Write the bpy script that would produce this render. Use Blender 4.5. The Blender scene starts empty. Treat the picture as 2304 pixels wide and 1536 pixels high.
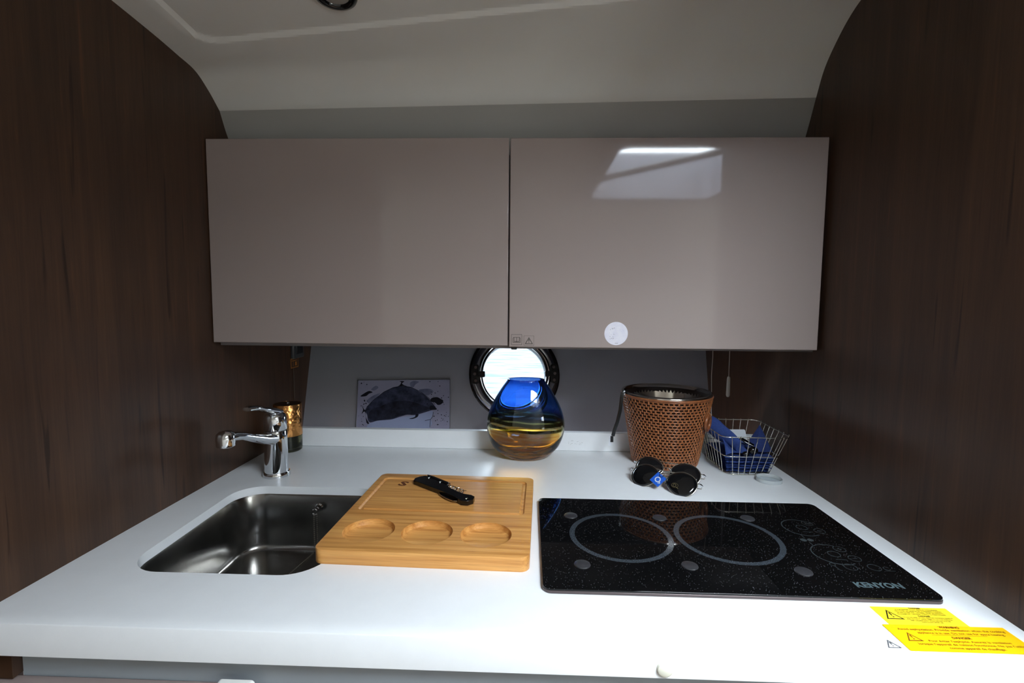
import bpy, bmesh, math, random
from math import sin, cos, pi, radians, sqrt
from mathutils import Vector, Matrix
from mathutils.geometry import tessellate_polygon

SC = bpy.context.scene
COL = SC.collection
random.seed(7)
Z0 = 0.90                       # worktop height above the cabin sole

# ------------------------------------------------------------------ camera
cam_d = bpy.data.cameras.new('camera')
cam_d.sensor_fit = 'HORIZONTAL'
cam_d.sensor_width = 36.0
cam_d.lens = 1092.5 / 2304 * 36.0
cam_d.clip_start = 0.02
cam = bpy.data.objects.new('camera', cam_d)
COL.objects.link(cam)
_p, _y, _r = 0.0798845, -0.033887, 0.0083668
fw = Vector((sin(_y) * cos(_p), cos(_y) * cos(_p), -sin(_p)))
rt = Vector((cos(_y), -sin(_y), 0))
up = rt.cross(fw)
rt2 = cos(_r) * rt + sin(_r) * up
up2 = -sin(_r) * rt + cos(_r) * up
M = Matrix((rt2, up2, -fw)).transposed().to_4x4()
M.translation = Vector((0, 0, Z0 + 0.386))
cam.matrix_world = M
SC.camera = cam

# ------------------------------------------------------------------ sky and exposure
SKY = 55.0
world = bpy.data.worlds.new('overcast_sky')
SC.world = world
world.use_nodes = True
wn = world.node_tree.nodes
wn['Background'].inputs['Color'].default_value = (0.82, 0.92, 1.0, 1)
wn['Background'].inputs['Strength'].default_value = SKY
SC.view_settings.view_transform = 'Standard'
SC.view_settings.look = 'None'
SC.view_settings.gamma = 1.0
SC.view_settings.use_curve_mapping = False
SC.view_settings.exposure = 0.0
SC.cycles.use_denoising = True
SC.cycles.max_bounces = 14
SC.cycles.diffuse_bounces = 6
SC.cycles.glossy_bounces = 6
SC.cycles.transmission_bounces = 12
SC.cycles.transparent_max_bounces = 12
SC.cycles.sample_clamp_indirect = 8.0
SC.cycles.caustics_reflective = False

# deck hatch above and behind the camera: sky portal in the opening
HX0, HX1, HY0, HY1 = 0.32, 0.98, -0.72, 0.17
HTOP = 1.20                     # hatch trunk rim above the worktop, depth shaped to confine the light


def portal(name, loc, sx, sy, rot):
    l = bpy.data.lights.new(name, 'AREA')
    l.shape = 'RECTANGLE'
    l.size, l.size_y = sx, sy
    l.cycles.is_portal = True
    o = bpy.data.objects.new(name, l)
    o.location = loc
    o.rotation_euler = rot
    COL.objects.link(o)
    return o


portal('hatch_portal', ((HX0 + HX1) / 2, (HY0 + HY1) / 2, Z0 + HTOP + .02), HX1 - HX0 + .1, HY1 - HY0 + .1, (0, 0, 0))
# two tinted side windows added to the unseen cabin for fill light
WY0, WY1, WZ0, WZ1 = -1.65, -0.75, 0.32, 0.62
portal('fill_window_portal', (1.90, (WY0 + WY1) / 2, Z0 + (WZ0 + WZ1) / 2), WZ1 - WZ0 + .1, WY1 - WY0 + .1, (0, radians(90), 0))
portal('fill_window_portal', (-1.90, (WY0 + WY1) / 2, Z0 + (WZ0 + WZ1) / 2), WZ1 - WZ0 + .1, WY1 - WY0 + .1, (0, radians(-90), 0))
portal('porthole_portal', (-0.043, 1.60, Z0 + 0.158), 0.26, 0.26, (radians(-90), 0, 0))

# ------------------------------------------------------------------ materials


def lin(c):
    return tuple((x / 255 / 12.92) if x / 255 <= 0.04045 else ((x / 255 + 0.055) / 1.055) ** 2.4 for x in c)


def mat(name, rgb=(200, 200, 200), rough=0.5, metal=0.0, spec=0.5, trans=0.0, ior=1.5, coat=0.0, linear=False):
    m = bpy.data.materials.new(name)
    m.use_nodes = True
    b = m.node_tree.nodes['Principled BSDF']
    c = rgb if linear else lin(rgb)
    b.inputs['Base Color'].default_value = (*c, 1)
    b.inputs['Roughness'].default_value = rough
    b.inputs['Metallic'].default_value = metal
    b.inputs['Specular IOR Level'].default_value = spec
    b.inputs['Transmission Weight'].default_value = trans
    b.inputs['IOR'].default_value = ior
    b.inputs['Coat Weight'].default_value = coat
    b.inputs['Coat Roughness'].default_value = 0.05
    return m


class N:
    """small node-graph helper on a material"""

    def __init__(s, m):
        s.m = m
        s.t = m.node_tree
        s.b = s.t.nodes['Principled BSDF']

    def n(s, typ, **kw):
        o = s.t.nodes.new(typ)
        for k, v in kw.items():
            setattr(o, k, v)
        return o

    def l(s, a, b):
        s.t.links.new(a, b)

    def coords(s, scale=(1, 1, 1), rot=(0, 0, 0)):
        tc = s.n('ShaderNodeTexCoord')
        mp = s.n('ShaderNodeMapping')
        mp.inputs['Scale'].default_value = scale
        mp.inputs['Rotation'].default_value = rot
        s.l(tc.outputs['Object'], mp.inputs['Vector'])
        return mp.outputs['Vector']

    def noise(s, vec, scale, detail=4, rough=0.5, dist=0.0):
        o = s.n('ShaderNodeTexNoise')
        o.inputs['Scale'].default_value = scale
        o.inputs['Detail'].default_value = detail
        o.inputs['Roughness'].default_value = rough
        o.inputs['Distortion'].default_value = dist
        s.l(vec, o.inputs['Vector'])
        return o.outputs['Fac']

    def ramp(s, fac, stops, interp='LINEAR'):
        o = s.n('ShaderNodeValToRGB')
        o.color_ramp.interpolation = interp
        e = o.color_ramp.elements
        while len(e) < len(stops):
            e.new(0.5)
        for i, (p, c) in enumerate(stops):
            e[i].position = p
            e[i].color = (*c, 1)
        s.l(fac, o.inputs['Fac'])
        return o.outputs['Color']

    def mix(s, a, b, fac, mode='MIX'):
        o = s.n('ShaderNodeMix', data_type='RGBA', blend_type=mode)
        if isinstance(fac, float):
            o.inputs['Factor'].default_value = fac
        else:
            s.l(fac, o.inputs['Factor'])
        for v, i in ((a, 6), (b, 7)):
            if isinstance(v, tuple):
                o.inputs[i].default_value = (*v, 1)
            else:
                s.l(v, o.inputs[i])
        return o.outputs[2]

    def bump(s, h, strength=0.3, dist=0.001):
        o = s.n('ShaderNodeBump')
        o.inputs['Strength'].default_value = strength
        o.inputs['Distance'].default_value = dist
        s.l(h, o.inputs['Height'])
        s.l(o.outputs['Normal'], s.b.inputs['Normal'])


def wood_wall_mat():
    m = mat('dark_stained_veneer', rough=0.42, spec=0.35)
    g = N(m)
    v = g.coords((1, 9, 0.75))
    a = g.noise(v, 3.2, 6, 0.6, 0.6)
    base = g.ramp(a, [(0.25, lin((49, 33, 23))), (0.5, lin((63, 43, 30))), (0.75, lin((74, 51, 35)))])
    v2 = g.coords((1, 60, 1.1))
    fine = g.noise(v2, 5.0, 3, 0.6, 0.2)
    f = g.ramp(fine, [(0.3, (0.84, 0.84, 0.84)), (0.7, (1.10, 1.10, 1.10))])
    c = g.mix(base, f, 1.0, 'MULTIPLY')
    v3 = g.coords((1, 30, 1.6))
    st = g.noise(v3, 2.3, 2, 0.4, 0.8)
    s_ = g.ramp(st, [(0.66, (1, 1, 1)), (0.72, (0.42, 0.38, 0.36))])
    c = g.mix(c, s_, 1.0, 'MULTIPLY')
    st2 = g.noise(g.coords((1, 34, 1.3)), 2.9, 2, 0.4, 0.9)
    s2 = g.ramp(st2, [(0.66, (1, 1, 1)), (0.76, (1.6, 1.45, 1.28))])
    c = g.mix(c, s2, 1.0, 'MULTIPLY')
    g.l(c, g.b.inputs['Base Color'])
    g.bump(fine, 0.12, 0.0006)
    return m


def bamboo_mat():
    m = mat('bamboo', rough=0.38, spec=0.4)
    g = N(m)
    a = g.noise(g.coords((0.8, 26, 26)), 5, 4, 0.55, 0.15)
    c = g.ramp(a, [(0.28, lin((172, 114, 56))), (0.5, lin((200, 143, 78))), (0.72, lin((216, 163, 96)))])
    b = g.noise(g.coords((2.2, 120, 120)), 6, 3, 0.6)
    c = g.mix(c, g.ramp(b, [(0.35, (0.86, 0.82, 0.76)), (0.6, (1.05, 1.05, 1.05))]), 1.0, 'MULTIPLY')
    k = g.noise(g.coords((7, 75, 75)), 3.1, 2, 0.4, 0.3)
    c = g.mix(c, g.ramp(k, [(0.70, (1, 1, 1)), (0.80, (0.62, 0.48, 0.36))]), 1.0, 'MULTIPLY')
    g.l(c, g.b.inputs['Base Color'])
    return m


def steel_mat(name, rgb, rough, scale):
    m = mat(name, rgb, rough, 1.0)
    g = N(m)
    a = g.noise(g.coords(scale), 40, 3, 0.6)
    r = g.n('ShaderNodeMapRange')
    r.inputs['To Min'].default_value = rough * 0.75
    r.inputs['To Max'].default_value = rough * 1.3
    g.l(a, r.inputs['Value'])
    g.l(r.outputs['Result'], g.b.inputs['Roughness'])
    g.bump(a, 0.05, 0.0002)
    return m


def mottled(name, c0, c1, scale, rough, spec=0.5, bump=0.0, dist=0.0005, coat=0.0):
    m = mat(name, c0, rough, spec=spec, coat=coat)
    g = N(m)
    a = g.noise(g.coords(), scale, 4, 0.6)
    g.l(g.ramp(a, [(0.3, lin(c0)), (0.7, lin(c1))]), g.b.inputs['Base Color'])
    if bump:
        g.bump(a, bump, dist)
    return m


def cooktop_mat():
    m = mat('black_ceramic_glass', (8, 8, 9), 0.035, spec=0.32)
    g = N(m)
    v = g.n('ShaderNodeTexVoronoi')
    v.inputs['Scale'].default_value = 420
    g.l(g.coords(), v.inputs['Vector'])
    d = g.ramp(v.outputs['Distance'], [(0.0, (1, 1, 1)), (0.14, (1, 1, 1)), (0.19, (0, 0, 0))])
    sel = g.ramp(v.outputs['Color'], [(0.55, (0, 0, 0)), (0.62, (1, 1, 1))])
    k = g.mix(d, sel, 1.0, 'MULTIPLY')
    g.l(g.mix(lin((9, 9, 10)), lin((105, 108, 112)), k), g.b.inputs['Base Color'])
    return m


def vase_mat():
    m = mat('blue_and_amber_glass', (255, 255, 255), 0.0, trans=1.0, ior=1.48)
    g = N(m)
    tc = g.n('ShaderNodeTexCoord')
    sep = g.n('ShaderNodeSeparateXYZ')
    g.l(tc.outputs['Object'], sep.inputs[0])
    nz = g.noise(g.coords((6, 6, 2)), 1.6, 2, 0.5)
    ma = g.n('ShaderNodeMath', operation='MULTIPLY_ADD')
    g.l(nz, ma.inputs[0])
    ma.inputs[1].default_value = 0.012
    g.l(sep.outputs['Z'], ma.inputs[2])
    mb = g.n('ShaderNodeMath', operation='MULTIPLY_ADD')
    g.l(sep.outputs['X'], mb.inputs[0])
    mb.inputs[1].default_value = 0.04
    g.l(ma.outputs[0], mb.inputs[2])
    mr = g.n('ShaderNodeMapRange')
    mr.inputs['From Min'].default_value = 0.006
    mr.inputs['From Max'].default_value = 0.206
    g.l(mb.outputs[0], mr.inputs['Value'])
    amber, pale, olive, blue = (0.90, 0.56, 0.12), (1.0, 0.95, 0.62), (0.07, 0.075, 0.02), (0.14, 0.36, 0.84)
    st = [(0.0, (0.55, 0.30, 0.08)), (0.06, (0.86, 0.50, 0.10)), (0.30, amber), (0.325, pale), (0.345, amber), (0.355, pale), (0.385, pale), (0.40, olive),
          (0.425, olive), (0.435, pale), (0.452, pale), (0.468, olive), (0.50, (0.05, 0.07, 0.03)), (0.515, (0.6, 0.78, 0.5)), (0.53, (0.04, 0.09, 0.14)),
          (0.56, (0.03, 0.10, 0.42)), (0.62, blue), (0.86, blue), (1.0, (0.03, 0.08, 0.30))]
    g.l(g.ramp(mr.outputs[0], st), g.b.inputs['Base Color'])
    return m


def pane_mat(name, tint=(1, 1, 1), gloss=0.06):
    m = bpy.data.materials.new(name)
    m.use_nodes = True
    t = m.node_tree
    t.nodes.remove(t.nodes['Principled BSDF'])
    tr = t.nodes.new('ShaderNodeBsdfTransparent')
    tr.inputs[0].default_value = (*tint, 1)
    gl = t.nodes.new('ShaderNodeBsdfGlossy')
    gl.inputs['Roughness'].default_value = 0.0
    mx = t.nodes.new('ShaderNodeMixShader')
    mx.inputs[0].default_value = gloss
    t.links.new(tr.outputs[0], mx.inputs[1])
    t.links.new(gl.outputs[0], mx.inputs[2])
    t.links.new(mx.outputs[0], t.nodes['Material Output'].inputs['Surface'])
    return m


def hammered_mat():
    m = mat('hammered_copper', (212, 150, 88), 0.22, 1.0)
    g = N(m)
    v = g.n('ShaderNodeTexVoronoi', feature='SMOOTH_F1')
    v.inputs['Scale'].default_value = 120
    g.l(g.coords(), v.inputs['Vector'])
    g.bump(v.outputs['Distance'], 0.6, 0.003)
    return m


def water_mat():
    m = mat('sea_water', (60, 64, 66), 0.8, spec=0.0)
    g = N(m)
    a = g.noise(g.coords((1, 3.5, 1)), 1.3, 4, 0.55, 0.5)
    g.l(g.ramp(a, [(0.38, lin((60, 68, 72))), (0.52, lin((78, 79, 80)))]), g.b.inputs['Base Color'])
    g.bump(a, 0.5, 0.05)
    return m


MT = dict(
    wood=wood_wall_mat(),
    bamboo=bamboo_mat(),
    headliner=mottled('cream_headliner', (222, 220, 215), (226, 224, 219), 3, 0.45, 0.4),
    hull=mottled('grey_hull_laminate', (124, 126, 133), (128, 130, 136), 4, 0.18, 0.45),
    band=mottled('grey_liner_band', (162, 160, 155), (166, 164, 159), 4, 0.4, 0.4),
    cabin=mat('cream_cabin_lining', (224, 219, 212), 0.6),
    coaming=mat('grey_hatch_coaming', (120, 122, 132), 0.5),
    floor=mottled('teak_sole', (84, 66, 50), (96, 76, 58), 9, 0.5),
    solid=mottled('white_solid_surface', (226, 228, 230), (229, 231, 233), 30, 0.34, 0.45),
    door=mat('taupe_gloss_lacquer', (152, 138, 134), 0.05, spec=0.40),
    body=mat('taupe_matt_board', (118, 112, 112), 0.5),
    fascia=mat('blue_grey_board', (150, 158, 164), 0.5),
    drawer=mat('drawer_taupe', (150, 134, 130), 0.2),
    chrome=mat('chrome', (225, 228, 232), 0.05, 1.0),
    steel=steel_mat('brushed_sink_steel', (150, 148, 145), 0.20, (1, 1, 1)),
    mirror_steel=mat('polished_steel', (200, 195, 188), 0.07, 1.0),
    dark_chrome=mat('dark_chrome', (150, 152, 160), 0.08, 1.0),
    liner=mat('polished_liner', (205, 200, 194), 0.13, 1.0),
    wire=mat('silver_wire', (216, 212, 200), 0.24, 1.0),
    black=mat('black_plastic', (14, 14, 15), 0.25),
    black_gloss=mat('black_gloss', (9, 9, 11), 0.06, spec=0.6),
    rubber=mat('black_rubber', (16, 16, 17), 0.55),
    white_plastic=mat('white_plastic', (222, 222, 218), 0.35),
    cream_plastic=mat('cream_plastic', (225, 223, 208), 0.35),
    grey_cord=mat('grey_cord', (196, 194, 190), 0.6),
    cook=cooktop_mat(),
    print_grey=mottled('grey_cooktop_print', (40, 45, 50), (58, 64, 70), 900, 0.12),
    print_line=mat('thin_grey_print', (54, 60, 62), 0.15),
    print_brand=mat('grey_blue_print', (72, 86, 90), 0.15),
    pad=mat('grey_silicone', (44, 44, 47), 0.35),
    trim=mat('satin_alloy', (88, 78, 78), 0.3, 0.6),
    vase=vase_mat(),
    greenglass=mat('olive_glass', (150, 152, 92), 0.0, trans=1.0, ior=1.48),
    copper=hammered_mat(),
    dark_lid=mat('dark_lid', (40, 26, 18), 0.3),
    rattan=mottled('rattan', (108, 60, 34), (152, 92, 54), 90, 0.28, 0.5),
    rattan_hi=mottled('rattan_stitch', (120, 68, 38), (170, 108, 66), 140, 0.24, 0.6),
    rattan_dark=mat('rattan_core', (34, 16, 9), 0.6),
    napkin=mottled('blue_napkin', (46, 66, 122), (56, 76, 136), 200, 0.75, 0.2, 0.15, 0.0004),
    napkin2=mottled('deep_blue_napkin', (34, 46, 92), (40, 54, 102), 200, 0.75, 0.2, 0.15, 0.0004),
    card=mat('white_card', (205, 208, 214), 0.4),
    ink=mottled('black_ink', (14, 15, 24), (36, 40, 56), 60, 0.4, 0.12),
    ink2=mottled('blue_black_ink', (22, 26, 40), (54, 60, 82), 55, 0.4, 0.12),
    ink_line=mat('ink_line', (14, 15, 24), 0.4, spec=0.12),
    wash=mottled('pale_ink_wash', (78, 84, 106), (102, 108, 130), 40, 0.4, 0.15),
    paper=mottled('printed_paper', (122, 124, 146), (134, 136, 156), 8, 0.3, 0.25),
    bluepaper=mottled('printed_pale_blue', (136, 150, 182), (128, 140, 172), 9, 0.2),
    yellow=mat('yellow_vinyl', (248, 214, 44), 0.35),
    yellow2=mat('amber_yellow_vinyl', (246, 184, 14), 0.35),
    text=mat('black_print', (26, 22, 14), 0.4),
    text_grey=mat('grey_print', (84, 84, 88), 0.4),
    text_brown=mat('brown_print', (112, 66, 14), 0.4),
    orange=mat('orange_print', (176, 112, 36), 0.4),
    clear=mat('clear_plastic', (245, 248, 250), 0.02, trans=1.0, ior=1.45),
    lid=pane_mat('clear_lid_plastic', (0.95, 0.97, 0.98), 0.10),
    lid_rim=mat('frosted_clear_plastic', (232, 238, 240), 0.15, trans=0.55, ior=1.3),
    lens=mat('dark_lens', (10, 11, 13), 0.03, spec=0.6),
    lens2=mat('smoked_lens', (16, 16, 18), 0.05, spec=0.6),
    gold=mat('gold_print', (92, 82, 58), 0.3, 0.3),
    bluetag=mat('blue_tag', (28, 84, 184), 0.35),
    burn=mat('burnt_mark', (96, 48, 14), 0.5),
    sticker=mottled('white_sticker', (214, 212, 226), (226, 224, 232), 120, 0.3),
    pane=pane_mat('porthole_pane', (0.60, 0.62, 0.64), 0.05),
    side_pane=pane_mat('tinted_fill_pane', (0.62, 0.61, 0.58), 0.05),  # glazing of the added fill-light windows
    smoked=pane_mat('smoked_hatch_pane', (0.42, 0.45, 0.52), 0.05),
    diffuser=mat('lamp_diffuser', (160, 156, 148), 0.35),
    water=water_mat(),
    dock=mat('white_dock_post', (215, 218, 222), 0.5),
    groutgrey=mat('grey_marker', (140, 138, 132), 0.6),
)

# ------------------------------------------------------------------ mesh builder


class G:
    def __init__(s):
        s.v = []
        s.f = []

    def add(s, vs, fs):
        o = len(s.v)
        s.v += [tuple(a) for a in vs]
        s.f += [tuple(i + o for i in f) for f in fs]
        return s

    def box(s, x0, x1, y0, y1, z0, z1):
        return s.add([(x0, y0, z0), (x1, y0, z0), (x1, y1, z0), (x0, y1, z0), (x0, y0, z1), (x1, y0, z1), (x1, y1, z1), (x0, y1, z1)],
                     [(3, 2, 1, 0), (4, 5, 6, 7), (0, 1, 5, 4), (1, 2, 6, 5), (2, 3, 7, 6), (3, 0, 4, 7)])

    def tube(s, pts, r, n=8, closed=False, flat=None):
        """sweep of a circle (or of an ellipse: flat=(ra, rb, up)) along points; r may be a list"""
        P = [Vector(p) for p in pts]
        m = len(P)
        rr = r if isinstance(r, (list, tuple)) else [r] * m
        T = []
        for i in range(m):
            a = P[(i - 1) % m] if (closed or i) else P[0]
            b = P[(i + 1) % m] if (closed or i < m - 1) else P[-1]
            T.append((b - a).normalized())
        ref = Vector((0, 0, 1)) if abs(T[0].z) < 0.9 else Vector((1, 0, 0))
        if flat:
            ref = Vector(flat)
        u = (ref - T[0] * ref.dot(T[0])).normalized()
        vs = []
        for i in range(m):
            if flat:
                u = Vector(flat)
            u = (u - T[i] * u.dot(T[i])).normalized()
            w = T[i].cross(u)
            for k in range(n):
                a = 2 * pi * k / n
                ra, rb = rr[i] if isinstance(rr[i], (list, tuple)) else (rr[i], rr[i])
                vs.append(P[i] + u * (rb * sin(a)) + w * (ra * cos(a)))
        fs = []
        for i in range(m if closed else m - 1):
            j = (i + 1) % m
            for k in range(n):
                l = (k + 1) % n
                fs.append((i * n + k, j * n + k, j * n + l, i * n + l))
        if not closed:
            fs.append(tuple(range(n)))
            fs.append(tuple((m - 1) * n + k for k in reversed(range(n))))
        return s.add(vs, fs)

    def lathe(s, prof, c=(0, 0, 0), n=48, sy=1.0, closed=False):
        vs, fs = [], []
        m = len(prof)
        for r, z in prof:
            r = max(r, 1e-5)
            for k in range(n):
                a = 2 * pi * k / n
                vs.append((c[0] + r * cos(a), c[1] + r * sin(a) * sy, c[2] + z))
        for i in range(m if closed else m - 1):
            j = (i + 1) % m
            for k in range(n):
                l = (k + 1) % n
                fs.append((i * n + k, i * n + l, j * n + l, j * n + k))
        return s.add(vs, fs)

    def sphere(s, c, r, n=10, m=6, sc=(1, 1, 1)):
        prof = [(sin(pi * i / m), -cos(pi * i / m)) for i in range(m + 1)]
        vs, fs = [], []
        for q, z in prof:
            q = max(q, 1e-4)
            for k in range(n):
                a = 2 * pi * k / n
                vs.append((c[0] + r * sc[0] * q * cos(a), c[1] + r * sc[1] * q * sin(a), c[2] + r * sc[2] * z))
        for i in range(m):
            for k in range(n):
                l = (k + 1) % n
                fs.append((i * n + k, i * n + l, (i + 1) * n + l, (i + 1) * n + k))
        return s.add(vs, fs)

    def plate(s, outer, holes=(), z0=0.0, z1=0.01):
        loops = [outer] + list(holes)
        flat = [p for lp in loops for p in lp]
        tri = tessellate_polygon([[Vector((p[0], p[1], 0)) for p in lp] for lp in loops])
        n = len(flat)
        vs = [(p[0], p[1], z1) for p in flat] + [(p[0], p[1], z0) for p in flat]
        fs = []
        for a, b, c in tri:
            pa, pb, pc = flat[a], flat[b], flat[c]
            cr = (pb[0] - pa[0]) * (pc[1] - pa[1]) - (pb[1] - pa[1]) * (pc[0] - pa[0])
            if cr < 0:
                b, c = c, b
            fs.append((a, b, c))
            fs.append((c + n, b + n, a + n))
        o = 0
        for lp in loops:
            k = len(lp)
            for i in range(k):
                j = (i + 1) % k
                fs.append((o + j, o + i, o + i + n, o + j + n))
            o += k
        return s.add(vs, fs)

    def grid(s, fn, nu, nv):
        vs = [fn(i / nu, j / nv) for j in range(nv + 1) for i in range(nu + 1)]
        fs = []
        for j in range(nv):
            for i in range(nu):
                a = j * (nu + 1) + i
                fs.append((a, a + 1, a + nu + 2, a + nu + 1))
        return s.add(vs, fs)

    def xf(s, M):
        s.v = [tuple(M @ Vector(p)) for p in s.v]
        return s


def rrect(x0, x1, y0, y1, r, n=8):
    out = []
    for cx, cy, a0 in ((x1 - r, y1 - r, 0), (x0 + r, y1 - r, 90), (x0 + r, y0 + r, 180), (x1 - r, y0 + r, 270)):
        for k in range(n + 1):
            a = radians(a0 + 90 * k / n)
            out.append((cx + r * cos(a), cy + r * sin(a)))
    return out


def circle(cx, cy, r, n=48, ry=None):
    return [(cx + r * cos(2 * pi * k / n), cy + (ry or r) * sin(2 * pi * k / n)) for k in range(n)]


def root_of(o):
    while o.parent:
        o = o.parent
    return o


def mk(name, g, m, parent=None, local=False, bevel=0.0, smooth=True, seg=2, recalc=True, angle=0.7, solid=0.0, sub=0):
    """link ONE mesh object. Points are given in worktop coordinates (z = 0 on the worktop) unless local."""
    me = bpy.data.meshes.new(name)
    if local:
        sh = Vector((0, 0, 0))
    else:
        sh = Vector((0, 0, Z0))
        if parent:
            sh = sh - root_of(parent).location
    me.from_pydata([Vector(p) + sh for p in g.v], [], g.f)
    if recalc:
        bm = bmesh.new()
        bm.from_mesh(me)
        bmesh.ops.remove_doubles(bm, verts=bm.verts, dist=1e-6)
        bmesh.ops.recalc_face_normals(bm, faces=bm.faces)
        bm.to_mesh(me)
        bm.free()
    me.materials.append(m)
    if smooth:
        me.shade_smooth()
        me.set_sharp_from_angle(angle=angle)
    me.update()
    o = bpy.data.objects.new(name, me)
    COL.objects.link(o)
    if parent:
        o.parent = parent
    if solid:
        d = o.modifiers.new('thick', 'SOLIDIFY')
        d.thickness = solid
        d.offset = 0
    if sub:
        d = o.modifiers.new('sub', 'SUBSURF')
        d.levels = d.render_levels = sub
    if bevel:
        b = o.modifiers.new('bevel', 'BEVEL')
        b.width = bevel
        b.segments = seg
        b.limit_method = 'ANGLE'
        b.angle_limit = radians(50)
        b.harden_normals = False
    return o


def thing(name, label, cat, loc, rotz=0.0, group=None):
    o = bpy.data.objects.new(name, None)
    COL.objects.link(o)
    o.empty_display_size = 0.02
    o.location = (loc[0], loc[1], loc[2] + Z0)
    o.rotation_euler = (0, 0, rotz)
    return tag(o, label, cat, group)


def tag(o, label, cat, group=None):
    o['label'] = label
    o['category'] = cat
    if group:
        o['group'] = group
    return o


def struct(o):
    o['kind'] = 'structure'
    return o


def plabel(o, label):
    o['label'] = label
    return o


def stuff(o):
    o['kind'] = 'stuff'
    return o


def text_mesh(body, size, align='CENTER', bold=0.0, shear=0.0, spacing=1.0):
    c = bpy.data.curves.new('txt', 'FONT')
    c.body = body
    c.size = size
    c.align_x = align
    c.align_y = 'CENTER'
    c.offset = bold
    c.shear = shear
    c.space_character = spacing
    c.resolution_u = 2
    o = bpy.data.objects.new('txt', c)
    COL.objects.link(o)
    dg = bpy.context.evaluated_depsgraph_get()
    me = bpy.data.meshes.new_from_object(o.evaluated_get(dg))
    g = G().add([tuple(v.co) for v in me.vertices], [tuple(p.vertices) for p in me.polygons])
    bpy.data.objects.remove(o)
    bpy.data.curves.remove(c)
    bpy.data.meshes.remove(me)
    return g


def frame(origin, ex, ey):
    ex = Vector(ex).normalized()
    ey = Vector(ey)
    ey = (ey - ex * ey.dot(ex)).normalized()
    ez = ex.cross(ey)
    m = Matrix((ex, ey, ez)).transposed().to_4x4()
    m.translation = Vector(origin)
    return m


def stroke(pts, w):
    """flat ribbon of width w along 2-D points (z = 0)"""
    g = G()
    P = [Vector((p[0], p[1])) for p in pts]
    vs = []
    for i, p in enumerate(P):
        a = P[max(i - 1, 0)]
        b = P[min(i + 1, len(P) - 1)]
        t = (b - a).normalized()
        nrm = Vector((-t.y, t.x)) * (w / 2)
        vs += [(p.x + nrm.x, p.y + nrm.y, 0), (p.x - nrm.x, p.y - nrm.y, 0)]
    fs = [(2 * i, 2 * i + 1, 2 * i + 3, 2 * i + 2) for i in range(len(P) - 1)]
    return g.add(vs, fs)


def ring2d(cx, cy, r, w, a0=0, a1=360, n=48, ry=None):
    ry = ry or r
    return stroke([(cx + r * cos(radians(a0 + (a1 - a0) * k / n)), cy + ry * sin(radians(a0 + (a1 - a0) * k / n))) for k in range(n + 1)], w)


def flatpoly(pts, z=0.0):
    return G().plate(pts, (), z - 0.00005, z)


def tri_sign(s, w):
    """outlined warning triangle with exclamation mark, width s"""
    h = s * 0.87
    a, b, c = (-s / 2, -h / 2), (s / 2, -h / 2), (0, h / 2)
    k = 1 - w * 3.4 / s
    cy = -h / 6
    inner = [(p[0] * k, cy + (p[1] - cy) * k) for p in (a, b, c)]
    g = G().plate([a, b, c], [inner], -0.00005, 0)
    g.plate([(-w * .45, -h * .12), (w * .45, -h * .12), (w * .8, h * .2), (-w * .8, h * .2)], (), -0.00005, 0)
    g.plate(circle(0, -h * .25, w * .7, 10), (), -0.00005, 0)
    return g


# ================================================================== THE SETTING
XL, XR = -0.670, 0.595
YL_END, YR_END = -0.20, 0.436


def hull_y(x, z):
    return 1.397 + 0.3 * z + 0.14 * (x + 0.67)


HF = lambda x, z, off=0.0: frame(Vector((x, hull_y(x, z), z)) + Vector((0.14, -1, 0.3)).normalized() * off, (1, .14, 0), (0, .3, 1))

# bulkheads
g = G().box(XL - 0.03, XL, YL_END, 1.80, -0.9, 1.15)
struct(mk('wall_left', g, MT['wood'], bevel=0.003))
g = G().box(XR, XR + 0.03, YR_END, 1.80, -0.9, 1.15)
struct(mk('wall_right', g, MT['wood'], bevel=0.003))

# hull side behind the worktop, pierced by the porthole
PX, PZ = -0.043, 0.158
PR_HOLE = 0.118
mh = HF(PX, PZ)
g = G().plate([(-0.66, -0.42), (0.67, -0.42), (0.67, 0.75), (-0.66, 0.75)], [circle(0, 0, PR_HOLE, 64)], -0.03, 0)
g.xf(mh)
struct(mk('wall_back', g, MT['hull']))

# headliner: a lofted shell between a left and a right profile, from the hull over the camera to the far side
profL = [(1.80, .695), (1.125, .700), (1.085, .745), (1.059, .792), (1.025, .819), (.986, .841), (.937, .848), (.883, .854), (.791, .861), (.5, .880), (.2, .905), (-.2, .93), (-.6, .95), (-1.85, .98)]
profR = [(1.80, .695), (1.135, .700), (1.105, .749), (1.073, .818), (1.049, .864), (1.016, .897), (.978, .924), (.940, .939), (.791, .965), (.5, .985), (.2, .995), (-.2, 1.0), (-.6, 1.0), (-1.85, 1.0)]


def herm(pts, per):
    out = []
    for i in range(len(pts) - 1):
        p0, p1 = Vector(pts[i]), Vector(pts[i + 1])
        t0 = (Vector(pts[i + 1]) - Vector(pts[i - 1])) / 2 if i > 0 else p1 - p0
        t1 = (Vector(pts[i + 2]) - Vector(pts[i])) / 2 if i + 2 < len(pts) else p1 - p0
        l0 = (p1 - p0).length
        t0 = t0.normalized() * l0
        t1 = t1.normalized() * l0
        for k in range(per[i]):
            t = k / per[i]
            h = (2 * t**3 - 3 * t * t + 1, t**3 - 2 * t * t + t, -2 * t**3 + 3 * t * t, t**3 - t * t)
            out.append(p0 * h[0] + t0 * h[1] + p1 * h[2] + t1 * h[3])
    out.append(Vector(pts[-1]))
    return out


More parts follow.
